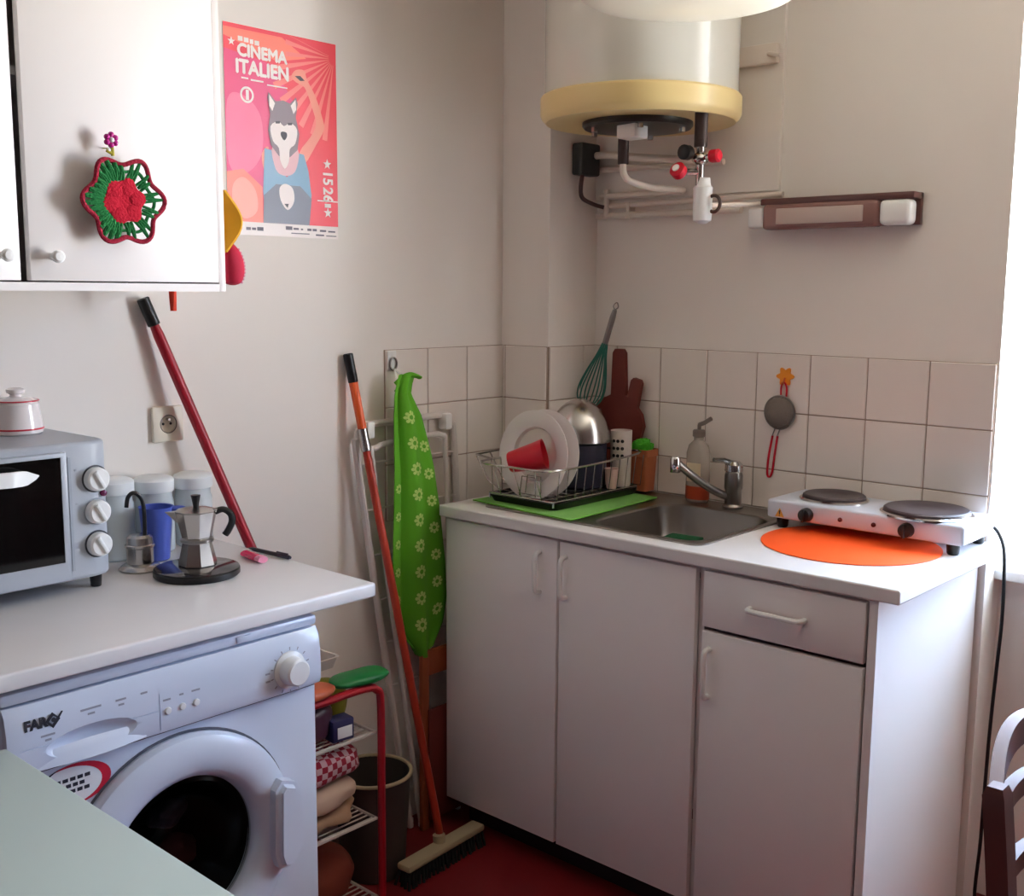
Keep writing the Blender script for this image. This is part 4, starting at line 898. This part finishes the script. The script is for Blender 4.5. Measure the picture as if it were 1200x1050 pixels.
shp(4, [(.38, .40), (.36, .32), (.37, .295), (.43, .335), (.50, .325), (.56, .335), (.615, .30), (.63, .33), (.61, .40), (.64, .48), (.62, .56), (.55, .60), (.45, .60), (.38, .55), (.36, .48)], Z * 4)
shp(5, [(.375, .305), (.425, .345), (.40, .385), (.375, .36)], Z * 4.4)
shp(5, [(.61, .312), (.565, .345), (.59, .385), (.615, .36)], Z * 4.4)
shp(5, [(.38, .46), (.45, .43), (.50, .45), (.56, .43), (.62, .46), (.60, .53), (.55, .56), (.54, .62), (.50, .66), (.46, .62), (.45, .56), (.40, .53)], Z * 4.5, 3)
shp(8, [(.475, .48), (.52, .48), (.525, .50), (.50, .52), (.472, .50)], Z * 5, 3)
for x in (.445, .555): shp(8, [(x - .022, .432), (x + .022, .428), (x + .018, .440), (x - .018, .443)], Z * 5)
g.mi = 5
def lt(s, u, v, size, sx=1.0, bold=0.0, rot=0.0, z=Z * 3): text_into(g, s, size, PM @ Matrix.Translation((U(u, v)[0], U(u, v)[1], z)) @ Matrix.Rotation(rot, 4, 'Z'), 0.0, 'CENTER', bold, sx)
for k, (du, dv) in enumerate(((0, 0), (.006, 0), (-.006, 0), (0, .004), (0, -.004))):      # heavy strokes
    lt('CINEMA', .325 + du, .120 + dv, 0.037, 0.98, 0.0, 0.0, Z * (3 + .15 * k)); lt('ITALIEN', .325 + du, .198 + dv, 0.042, 0.98, 0.0, 0.0, Z * (3 + .15 * k))
lt('15', .90, .685, 0.040, 0.9, 0.0012, -PI / 2); lt('26', .90, .772, 0.040, 0.9, 0.0012, -PI / 2)
g.m = PM
def star(u, v, r):
    cx, cy = U(u, v); pts = []
    for k in range(10):
        a = PI / 2 + 2 * PI * k / 10; q = r if k % 2 == 0 else r * .42; pts.append((cx + q * math.cos(a), cy + q * math.sin(a)))
    g.mesh([(cx, cy, Z * 3)] + [(x, y, Z * 3) for x, y in pts], [(0, i + 1, (i + 1) % 10 + 1) for i in range(10)])
star(.90, .615, 0.013); star(.90, .865, 0.013); star(.065, .085, 0.010)
for u0, u1, v, h in ((.12, .16, .065, .022), (.17, .21, .067, .022), (.22, .25, .07, .022), (.26, .30, .072, .022), (.14, .20, .247, .008), (.22, .33, .251, .008), (.36, .54, .262, .006), (.80, 1.0, .805, .006), (.87, .93, .828, .020)):
    a = U(u0, v + h / 2); b = U(u1, v - h / 2); g.poly([(a[0], a[1]), (b[0], a[1]), (b[0], b[1]), (a[0], b[1])], Z * 3)
cx, cy = U(.185, .325); n = 28
g.mesh([(cx + .018 * math.cos(2 * PI * k / n), cy + .018 * math.sin(2 * PI * k / n), Z * 3) for k in range(n)] + [(cx + .013 * math.cos(2 * PI * k / n), cy + .013 * math.sin(2 * PI * k / n), Z * 3) for k in range(n)], [(k, (k + 1) % n, n + (k + 1) % n, n + k) for k in range(n)])
g.poly([(cx - .003, cy - .011), (cx + .005, cy - .011), (cx + .005, cy + .011), (cx - .003, cy + .011)], Z * 3)
g.m = PM; g.mi = 13
for u0, u1, v, h in ((.15, .19, .968, .014), (.20, .235, .968, .012), (.245, .30, .967, .018), (.50, .56, .955, .018), (.57, .62, .957, .010), (.64, .66, .958, .008), (.70, .74, .958, .012), (.75, .79, .958, .012), (.82, .88, .96, .010), (.90, .97, .962, .008), (.55, .72, .980, .005), (.78, .86, .983, .008), (.88, .98, .985, .005)):
    a = U(u0, v + h / 2); b = U(u1, v - h / 2); g.poly([(a[0], a[1]), (b[0], a[1]), (b[0], b[1]), (a[0], b[1])], Z * 2)
g.flat = True
o = link_mesh('poster', g, cols() + [mat('footer_ink', (110, 104, 116), 0.5)], smooth=False); o.location = (0.0015, -0.963, 1.806)
tag(o, 'red film festival poster with a grey wolf in a blue vest on the left wall', 'poster')

# ------------------------------------------------------------------ left wall: socket, poles, airer, apron
so = thing('wall_socket', 'cream square wall socket on the left wall behind the red pole', 'socket', (0.0005, -1.290, 1.166))
g = G(); g.box(0.0005, 0.011, -1.327, -1.253, 1.127, 1.205, 0.004); fp = part('face_plate', g, mat('socket_cream', (226, 218, 200), 0.4), so, True)
v = root_of(so); c = G(); c.at(0.0035 - v.x, -1.290 - v.y, 1.166 - v.z, 0, PI / 2, 0); c.cyl(0.0195, 0, 0.03, 32); cut(fp, [c])
g = G(); g.m = Matrix.Translation((0.003, -1.290, 1.166)) @ Matrix.Rotation(PI / 2, 4, 'Y'); g.tube([(0.0195 * math.cos(a), 0.0195 * math.sin(a), 0.0075) for a in [2 * PI * k / 32 for k in range(32)]], 0.0012, 6, True); part('socket_rim', g, mat('socket_shadow', (120, 110, 100), 0.5), so, True)
for yy, zz in ((-0.009, 0), (0.009, 0)):
    g = G(); g.m = Matrix.Translation((0.0032, -1.290 + yy, 1.166 + zz)) @ Matrix.Rotation(PI / 2, 4, 'Y'); g.cyl(0.003, 0, 0.0012, 12); part('contact_hole', g, BLACK, so, True)
g = G(); g.m = Matrix.Translation((0.0032, -1.290, 1.176)) @ Matrix.Rotation(PI / 2, 4, 'Y'); g.cyl(0.0024, 0, 0.012, 12); part('earth_pin', g, STEEL, so, True)

def pole(name, label, P0, P1, segs):
    P0, P1 = Vector(P0), Vector(P1)
    t = thing(name, label, name, P1); 
    for nm, a, b, r, m, lab in segs:
        g = G(); A, B = P0.lerp(P1, a), P0.lerp(P1, b); d_ = (B - A)
        g.tube([A, A + d_ * .03, B - d_ * .03, B], r, 14, rads=[r * .82, r, r, r * .9]); part(nm, g, m, t, True, label=lab)
    return t
mo = pole('mop', 'dark red pole with a black grip leaning on the wall under the cupboard', (0.0155, -1.3425, 1.436), (0.130, -1.045, 0.607),
          [('grip', 0.0, 0.068, 0.0135, BLACK, 'black plastic grip'), ('shaft', 0.065, 1.0, 0.0118, REDP, None)])
P0, P1 = Vector((0.014, -0.792, 1.300)), Vector((0.236, -0.692, 0.066))
br = pole('broom', 'orange-handled broom with a cream head standing on the floor against the wall', P0, P1,
          [('grip', 0.0, 0.058, 0.0125, BLACK, 'black plastic grip'), ('upper_pole', 0.055, 0.155, 0.0112, ORANGE, None), ('joint', 0.15, 0.196, 0.0128, STEEL, 'steel joint sleeve'), ('lower_pole', 0.19, 1.0, 0.0105, mat('orange_red_pole', (164, 50, 30), 0.35), None)])
g = G(); hdir = Vector((0.246 - 0.265, 0.28, 0)).normalized(); ctr = Vector((0.252, -0.700, 0.0))
g.m = Matrix.Translation(ctr) @ Matrix.Rotation(math.atan2(hdir.y, hdir.x), 4, 'Z')
g.box(-0.145, 0.145, -0.022, 0.022, 0.042, 0.060, 0.006); g.tube([(0, 0.010, 0.058), (0, 0.012, 0.078)], 0.016, 14); bh = part('brush_body', g, WBAR, br, True)
g = G(); g.m = Matrix.Translation(ctr) @ Matrix.Rotation(math.atan2(hdir.y, hdir.x), 4, 'Z')
for i in range(24):
    for j in range(4):
        x = -0.138 + 0.012 * i; y = -0.016 + 0.0107 * j
        g.tube([(x, y, 0.043), (x * 1.05 + random.uniform(-.003, .003), y * 1.35 + random.uniform(-.003, .003), 0.001)], 0.004, 5)
bb = part('bristles', g, mat('dark_bristle', (30, 30, 28), 0.9), bh, True)

ai = thing('clothes_airer', 'folded white metal clothes airer leaning against the left wall behind the apron', 'clothes airer', (0.07, -0.55, 0))
WT = mat('airer_tube', (214, 206, 200), 0.35)
g = G()
def airp(a, b): return Vector(a).lerp(Vector(b), .5)
g.tube(catmull([(0.047, -0.622, 0.006), (0.036, -0.698, 0.5), (0.023, -0.772, 1.02), (0.022, -0.772, 1.085), (0.021, -0.745, 1.115), (0.021, -0.60, 1.12), (0.021, -0.465, 1.122), (0.022, -0.442, 1.10), (0.023, -0.428, 1.03), (0.036, -0.415, 0.5), (0.047, -0.405, 0.006)], 6), 0.0095, 10)
part('outer_frame', g, WT, ai, True)
g = G(); g.tube(catmull([(0.064, -0.597, 0.006), (0.052, -0.665, 0.5), (0.040, -0.735, 1.0), (0.036, -0.72, 1.06), (0.036, -0.60, 1.07), (0.036, -0.49, 1.07), (0.040, -0.478, 1.0), (0.052, -0.465, 0.5), (0.064, -0.455, 0.006)], 6), 0.0075, 10); part('inner_frame', g, WT, ai, True)
for k, z in enumerate((1.02, 0.9, 0.78, 0.66, 0.54, 0.42)):
    x = 0.021 + (1.1 - z) * .024; g = G(); g.tube([(x + .004, -0.772 + (1.02 - z) * .148, z), (x + .004, -0.428 + (1.02 - z) * .02, z)], 0.003, 8); part('rail', g, WT, ai, True)
for y in (-0.745, -0.470):
    g = G(); g.box(0.014, 0.046, y - 0.012, y + 0.012, 1.085, 1.128, 0.004); part('hinge_clip', g, WPLAST, ai, True)
for p in ((0.047, -0.622), (0.047, -0.405), (0.064, -0.597), (0.064, -0.455)):
    g = G(); g.m = Matrix.Translation((p[0], p[1], 0)); g.cyl(0.0085, 0.0005, 0.03, 14, 0.002); part('foot', g, WPLAST, ai, True)

ah = thing('wall_hook', 'white ring hook stuck on the wall tiles above the green apron', 'hook', (0.009, -0.643, 1.270))
g = G(); g.box(0.0077, 0.0125, -0.659, -0.629, 1.252, 1.302, 0.002); part('back_plate', g, WPLAST, ah, True)
g = G(); g.tube([(0.016, -0.643 + 0.012 * math.cos(a), 1.268 + 0.016 * math.sin(a)) for a in [2 * PI * k / 28 for k in range(28)]], 0.0026, 8, True); part('ring', g, DCHROME, ah, True)

ap = thing('apron', 'green apron printed with pale flowers hanging from the ring hook', 'apron', (0.06, -0.60, 0.52))
def ap_edge(w):      # w 0 top .. 1 bottom -> (left y, right y)
    K = [(0, -0.664, -0.610), (.03, -.674, -0.622), (.07, -0.684, -0.630), (.15, -0.692, -0.598), (.3, -0.700, -0.570), (.5, -0.706, -0.543), (.7, -0.712, -0.525), (.84, -0.712, -0.520), (.93, -0.69, -.535), (1, -0.640, -0.570)]
    for a, b in zip(K, K[1:]):
        if w <= b[0]:
            t = (w - a[0]) / (b[0] - a[0]); return a[1] + (b[1] - a[1]) * t, a[2] + (b[2] - a[2]) * t
    return K[-1][1:]
def ap_pt(u, w):
    l, r = ap_edge(w); y = l + (r - l) * u
    z = 1.243 - 0.722 * w - 0.03 * math.sin(PI * u) * w ** 4 + .0 * u
    fold = 0.007 * math.cos(u * 13 + 0.6 * math.sin(3 * w)) * min(1, .35 + w) + 0.010 * math.exp(-((u - .22) / .06) ** 2) * -1
    return Vector((0.077 + fold + 0.012 * math.sin(PI * u) + (.02 - .02 * min(1, w * 3)) * -1, y, z))
g = G(); g.surf(36, 60, lambda u, w: ap_pt(u, w), 0.003); bmesh.ops.recalc_face_normals(g.bm, faces=list(g.bm.faces)); g.flat = True; g.mi = 1
def decal(u, w, r):
    l, rr = ap_edge(w); W = rr - l
    def at(a, b):
        uu, ww = min(.99, max(.01, u + a / W)), w - b / 0.722; e_ = .01
        nn = (ap_pt(uu + e_, ww) - ap_pt(uu - e_, ww)).cross(ap_pt(uu, ww - e_) - ap_pt(uu, ww + e_)).normalized()
        if nn.x < 0: nn = -nn
        return ap_pt(uu, ww) + nn * 0.0046
    for k in range(8):
        a = 2 * PI * k / 8; ca, sa = r * .80 * math.cos(a), r * .80 * math.sin(a); pr = r * .27
        g.mesh([at(ca + pr * math.cos(b), sa + pr * math.sin(b)) for b in [2 * PI * j / 8 for j in range(8)]], [tuple(range(8))])
    n = 16; vs = [at(r * .62 * math.cos(b), r * .62 * math.sin(b)) for b in [2 * PI * j / n for j in range(n)]] + [at(r * .36 * math.cos(b), r * .36 * math.sin(b)) for b in [2 * PI * j / n for j in range(n)]]
    g.mesh(vs, [(j, (j + 1) % n, n + (j + 1) % n, n + j) for j in range(n)])
for k in range(9): decal(0.50 - .02 * k * .3, 0.15 + 0.092 * k, 0.0165)
for k in range(7): decal(0.82, 0.26 + 0.10 * k, 0.0145)
for k in range(6): decal(0.10, 0.40 + 0.10 * k, 0.012)
part('apron_cloth', g, [GREEN2, PETAL], ap, True)
g = G(); g.surf(10, 8, lambda u, w: (0.050 + 0.02 * u + .010 * math.sin(PI * w), -0.672 + 0.068 * u, 1.222 + 0.024 * math.sin(PI * min(1, u * .8)) - 0.020 * w * (1 - .8 * u)), 0.003); part('neck_fold', g, GREEN2, ap, True)
g = G(); g.tube(catmull([(0.019, -0.643, 1.254), (0.030, -0.646, 1.236), (0.055, -0.652, 1.21), (0.074, -0.656, 1.185)], 5), 0.0022, 6); g.tube(catmull([(0.019, -0.643, 1.254), (0.03, -0.638, 1.245), (0.052, -0.632, 1.238)], 5), 0.0022, 6); part('neck_cord', g, WPLAST, ap, True)

# folded wooden chair tucked in the gap
fc = thing('folding_chair', 'folded brown wooden chair tucked between the wall and the sink cabinet', 'chair', (0.06, -0.46, 0))
FW = mat('folding_wood', (150, 74, 40), 0.5, var=0.15, vscale=20)
for y in (-0.605, -0.275):
    g = G(); g.box(0.078, 0.094, y - 0.013, y + 0.013, 0.001, 0.508, 0.004); part('leg', g, FW, fc, True)
g = G(); g.box(0.079, 0.093, -0.595, -0.285, 0.435, 0.505, 0.004); part('back_slat', g, FW, fc, True)
g = G(); g.box(0.0945, 0.1025, -0.60, -0.28, 0.03, 0.345, 0.003); part('seat', g, mat('seat_red_brown', (104, 38, 32), 0.5), fc, True, label='dark red-brown seat panel')

# ------------------------------------------------------------------ trolley beside the washing machine
ty = thing('trolley', 'red metal tube trolley with white wire shelves right of the washing machine', 'trolley', (0.19, -1.115, 0))
TXF, TXB, TYA, TYB, TT_ = 0.335, 0.055, -1.295, -0.975, 0.578
for x in (TXF, TXB):
    g = G(); g.tube(catmull([(x, TYA, 0.02), (x, TYA, 0.3), (x, TYA, TT_ - 0.05), (x, TYA + 0.012, TT_ - 0.012), (x, TYA + 0.05, TT_), (x, TYA + .16, TT_), (x, TYB - 0.05, TT_), (x, TYB - 0.012, TT_ - 0.012), (x, TYB, TT_ - 0.05), (x, TYB, 0.3), (x, TYB, 0.02)], 6), 0.0092, 10); part('tube_frame', g, RACKR, ty, True)
def shelf(z, nm='wire_shelf'):
    g = G(); g.tube([(TXF - .01, TYA + .008, z), (TXF - .01, TYB - .008, z), (TXB + .01, TYB - .008, z), (TXB + .01, TYA + .008, z)], 0.0042, 8, True)
    g.tube([(TXF - .01, TYA + .008, z + .03), (TXF - .01, TYA + .01, z)], .003, 6)
    for k in range(15):
        x = TXB + 0.022 + k * (TXF - TXB - .044) / 14; g.tube([(x, TYA + .008, z - .002), (x, TYB - .008, z - .002)], 0.002, 6)
    for y in (TYA, TYB):
        for x in (TXF, TXB): g.tube([(x, y, z), (x + (-.012 if x == TXF else .012), y + (.009 if y == TYA else -.009), z)], .003, 6)
    part(nm, g, WHITEW, ty, True)
for z in (0.062, 0.255, 0.462): shelf(z)
for x in (TXF, TXB):
    for y in (TYA, TYB):
        g = G(); g.m = Matrix.Translation((x, y, 0.013)) @ Matrix.Rotation(PI / 2, 4, 'X'); g.cyl(0.0125, -0.007, 0.007, 18, 0.002); part('caster', g, BLACK, ty, True)
def lump(name, label, cat, c, r, m, p=0.7, amp=0.10, fr=40, group=None, rz=0.0, seed=0):
    g = G(); g.ell((0, 0, 0), r, 28, 18, p)
    for vv in g.bm.verts:
        n = math.sin(vv.co.x * fr + seed) * math.cos(vv.co.y * fr * 1.2 + 2 * seed) + 0.6 * math.sin(vv.co.z * fr * 1.7 + 3 * seed + vv.co.y * fr)
        vv.co *= 1 + amp * n
    mn = min(vv.co.z for vv in g.bm.verts)
    for vv in g.bm.verts: vv.co.z -= mn
    return solo(name, g, m, label, cat, c, (0, 0, rz), group, ang=60)
def checker(name, ca, cb, sc):
    m = bpy.data.materials.new(name); m.use_nodes = True; nt = m.node_tree; b = nt.nodes['Principled BSDF']; b.inputs['Roughness'].default_value = 0.9
    tc = nt.nodes.new('ShaderNodeTexCoord'); ck = nt.nodes.new('ShaderNodeTexChecker'); ck.inputs['Scale'].default_value = sc
    ck.inputs['Color1'].default_value = rgb(*ca); ck.inputs['Color2'].default_value = rgb(*cb)
    nt.links.new(tc.outputs['Object'], ck.inputs['Vector']); nt.links.new(ck.outputs['Color'], b.inputs['Base Color']); return m
GING = checker('gingham', (140, 14, 40), (190, 156, 160), 70)
sh2, sh1 = 0.2590, 0.4660
lump('paper_bag', 'crumpled beige paper bag lying flat on the lower trolley shelf', 'bag', (0.215, -1.12, sh2), (0.10, 0.125, 0.020), mat('kraft_paper', (160, 126, 98), 0.8), .6, .07, 50, rz=.1)
lump('cloth_bag', 'cream cloth bag under the red checked cloth on the trolley', 'bag', (0.235, -1.125, sh2 + 0.042), (0.085, 0.118, 0.030), mat('cream_cloth', (186, 158, 138), 0.9), .6, .05, 45, seed=1)
lump('checked_cloth', 'red and white checked cloth bundle on the trolley', 'cloth', (0.235, -1.115, sh2 + 0.105), (0.082, 0.118, 0.038), GING, .6, .045, 40, seed=2)
lump('bag', 'dark plum plastic bag at left on the upper trolley shelf', 'bag', (0.245, -1.165, sh1), (0.07, 0.085, 0.045), mat('plum_bag', (74, 40, 58), 0.35), .65, .09, 42, seed=3)
lump('bag', 'yellow-green bag at right on the upper trolley shelf', 'bag', (0.195, -1.018, sh1), (0.05, 0.034, 0.048), mat('olive_bag', (124, 122, 34), 0.4), .7, .06, 50, seed=4)
g = G(); g.box(-.02, .02, -.028, .028, 0, .05, .004); g.mi = 1; g.box(.0195, .0208, -.016, .022, .008, .034, .0003)
solo('packet', g, [mat('navy_packet', (44, 44, 84), 0.4), WPLAST], 'small navy packet with a white label between the two bags', 'packet', (0.300, -1.068, sh1), (0, 0, -.1))
lump('basket_cloth', 'rust-orange cloth on the lowest trolley shelf', 'cloth', (0.20, -1.10, 0.066), (0.10, 0.115, 0.05), mat('rust_cloth', (110, 42, 24), 0.9), .7, .06, 45, seed=5)
tr = thing('tray', 'shallow white plastic tray resting on top of the trolley', 'tray', (0.14, -1.09, TT_ + 0.0095))
g = G(); a, b = rrect(-.098, .064, -.125, .105, .012), rrect(-.09, .056, -.117, .097, .01)
g.loft([r3(b, 0), r3(a, .026), r3(rrect(-.101, .067, -.128, .108, .013), .027), r3(rrect(-.095, .061, -.122, .102, .012), .027), r3(rrect(-.088, .054, -.115, .095, .01), .003)], cap0=True); part('tray_body', g, WHITEW, tr)
g = G(); g.box(-0.098 + 0.0, 0.21, -.03, -.024, -.0, -.0 + .0005) ; g.bm.free()
lump('bag', 'bright green rolled bag lying over the top bar of the trolley', 'bag', (0.315, -1.02, TT_ + 0.0085), (0.038, 0.075, 0.013), mat('bright_green_bag', (8, 104, 46), 0.45), .8, .06, 60, rz=-.1, seed=6)
lump('bag', 'orange-brown bag beside the green roll on top of the trolley', 'bag', (0.318, -1.155, TT_ + 0.0085), (0.036, 0.055, 0.014), mat('orange_brown_bag', (176, 84, 52), 0.5), .8, .06, 60, seed=7)
# bucket
bk = thing('bucket', 'grey round bucket with a pale rim standing between trolley and broom', 'bucket', (0.140, -0.835, 0.0005))
g = G(); g.lathe([(0.0, 0.0), (0.076, 0.0), (0.080, 0.004), (0.096, 0.262), (0.093, 0.262), (0.077, 0.008), (0.0, 0.006)], 44, False, False); part('bucket_body', g, GREYB, bk)
g = G(); g.tube([(0.097 * math.cos(a), 0.097 * math.sin(a), 0.262) for a in [2 * PI * k / 48 for k in range(48)]], 0.005, 8, True); part('rim', g, WBAR, bk, label='pale rolled rim')

# ------------------------------------------------------------------ table in the foreground and chair
tb = thing('table', 'pale greenish-white table in the bottom left foreground', 'table', (1.05, -2.35, 0))
TBX0, TBX1, TBY0, TBY1 = 0.60, 1.62, -2.72, -1.918
g = G(); g.box(TBX0, TBX1, TBY0, TBY1, 0.772, 0.80, 0.004); part('table_top', g, TOPT, tb, True)
for x in (TBX0 + .05, TBX1 - .05):
    for y in (TBY0 + .05, TBY1 - .05):
        g = G(); g.box(x - .02, x + .02, y - .02, y + .02, 0.0005, 0.772, 0.003); part('leg', g, WPLAST, tb, True)
g = G(); g.box(TBX0 + .07, TBX1 - .07, TBY1 - .06, TBY1 - .042, 0.70, 0.772); g.box(TBX0 + .07, TBX1 - .07, TBY0 + .042, TBY0 + .06, 0.70, 0.772); part('apron_rail', g, WPLAST, tb, True)

ch = thing('dining_chair', 'dark brown wooden chair with curved back rails at the right edge', 'chair', (1.90, -0.88, 0))
cy0, cy1, cx = -1.080, -0.690, 1.703
def postg(y):
    g = G(); P = [(cx + .035, y, 0.001), (cx + .030, y, 0.40), (cx + .018, y, 0.62), (cx, y, 0.796)]
    rings = []
    for k, (x, yy, z) in enumerate([tuple(p) for p in catmull(P, 5)]):
        w = 0.017; rings.append([(x + sx * .0145, yy + sy * w, z) for sx, sy in ((-1, -1), (1, -1), (1, 1), (-1, 1))])
    x, yy, z = P[-1]; rings.append([(x + sx * .010, yy + sy * .012, z + .012) for sx, sy in ((-1, -1), (1, -1), (1, 1), (-1, 1))])
    g.loft(rings, cap0=True); return g
for y in (cy0, cy1): part('back_post', postg(y), WOODC, ch, True)
def railg(z0, arch, h):
    g = G(); rings = []
    for k in range(25):
        t = k / 24; y = cy0 + (cy1 - cy0) * t; s = math.sin(PI * t)
        x = cx - 0.038 * s - 0.004 + (.8 - z0) * .07; z = z0 + arch * s
        dx = -0.038 * PI * math.cos(PI * t); dy = (cy1 - cy0); q = math.hypot(dx, dy); nx, ny = dy / q, -dx / q
        rings.append([(x + nx * a, y + ny * a, z + b) for a, b in ((-.009, -h / 2), (.009, -h / 2), (.009, h / 2), (-.009, h / 2))])
    g.loft(rings, cap0=True, cap1=True); return g
for z0, ar, h in ((0.778, 0.036, 0.044), (0.712, 0.014, 0.030), (0.60, 0.012, .03)): part('back_rail', railg(z0, ar, h), WOODC, ch, True)
g = G(); g.prism(rrect(cx + 0.02, cx + 0.42, cy0 + .0, cy1 - .0, 0.03), 0.435, 0.455); part('seat', g, WOODC, ch, True)
for y in (cy0 + .02, cy1 - .02):
    g = G(); g.box(cx + .375, cx + .405, y - .015, y + .015, 0.001, 0.435, .003); part('front_leg', g, WOODC, ch, True)
g = G(); 
for y in (cy0 + .01, cy1 - .01): g.box(cx + .03, cx + .39, y - .008, y + .008, 0.19, 0.215, .002)
part('stretcher', g, WOODC, ch, True)

# ------------------------------------------------------------------ camera, daylight
cam = bpy.data.cameras.new('camera'); co = bpy.data.objects.new('camera', cam); COL.objects.link(co)
Rt = Vector((0.74241464, 0.66989764, 0.00759313)); Up = Vector((-0.10037304, 0.10001811, 0.98990991)); Fw = Vector((-0.66237886, 0.73568575, -0.14149458))
Mx = Matrix((Rt, Up, -Fw)).transposed().to_4x4(); Mx.translation = Vector((2.15492897, -2.5590275, 1.45920397)); co.matrix_world = Mx
cam.sensor_fit = 'HORIZONTAL'; cam.sensor_width = 36; cam.lens = 36 * 1295.770 / 1200; cam.clip_start = 0.02
SC.camera = co
w = bpy.data.worlds.new('sky'); SC.world = w; w.use_nodes = True; nt = w.node_tree; bg = nt.nodes['Background']
tc = nt.nodes.new('ShaderNodeTexCoord'); sx = nt.nodes.new('ShaderNodeSeparateXYZ'); rp = nt.nodes.new('ShaderNodeValToRGB'); mp = nt.nodes.new('ShaderNodeMapRange')
mp.inputs['From Min'].default_value = -1; mp.inputs['From Max'].default_value = 1
nt.links.new(tc.outputs['Generated'], sx.inputs[0]); nt.links.new(sx.outputs['Z'], mp.inputs['Value']); nt.links.new(mp.outputs['Result'], rp.inputs['Fac']); nt.links.new(rp.outputs['Color'], bg.inputs['Color'])
e = rp.color_ramp.elements      # sunlit courtyard below, blue sky above
e[0].position = 0.30; e[0].color = (1.0, 1.0, 0.97, 1)
e[1].position = 0.95; e[1].color = (0.24, 0.34, 0.48, 1)
for p, c in ((0.50, (1.0, 1.02, 1.03, 1)), (0.517, (0.85, 0.90, 0.96, 1)), (0.545, (0.22, 0.30, 0.46, 1)), (0.66, (0.15, 0.22, 0.36, 1)), (0.78, (0.23, 0.32, 0.45, 1))):
    x = e.new(p); x.color = c
bg.inputs['Strength'].default_value = 73.0
la = bpy.data.lights.new('window_portal', 'AREA'); la.shape = 'RECTANGLE'; la.size = WX1 - WX0; la.size_y = WZ1 - WZ0; la.cycles.is_portal = True
lo = bpy.data.objects.new('window_portal', la); COL.objects.link(lo); lo.location = ((WX0 + WX1) / 2, WD + 0.09, (WZ0 + WZ1) / 2); lo.rotation_euler = (-PI / 2, 0, 0)
SC.view_settings.view_transform = 'Standard'; SC.view_settings.look = 'None'; SC.view_settings.exposure = 0.0; SC.view_settings.gamma = 1.0
SC.view_settings.use_curve_mapping = False
SC.cycles.max_bounces = 12; SC.cycles.diffuse_bounces = 8; SC.cycles.transmission_bounces = 8; SC.cycles.use_denoising = True
SC.cycles.sample_clamp_indirect = 8.0
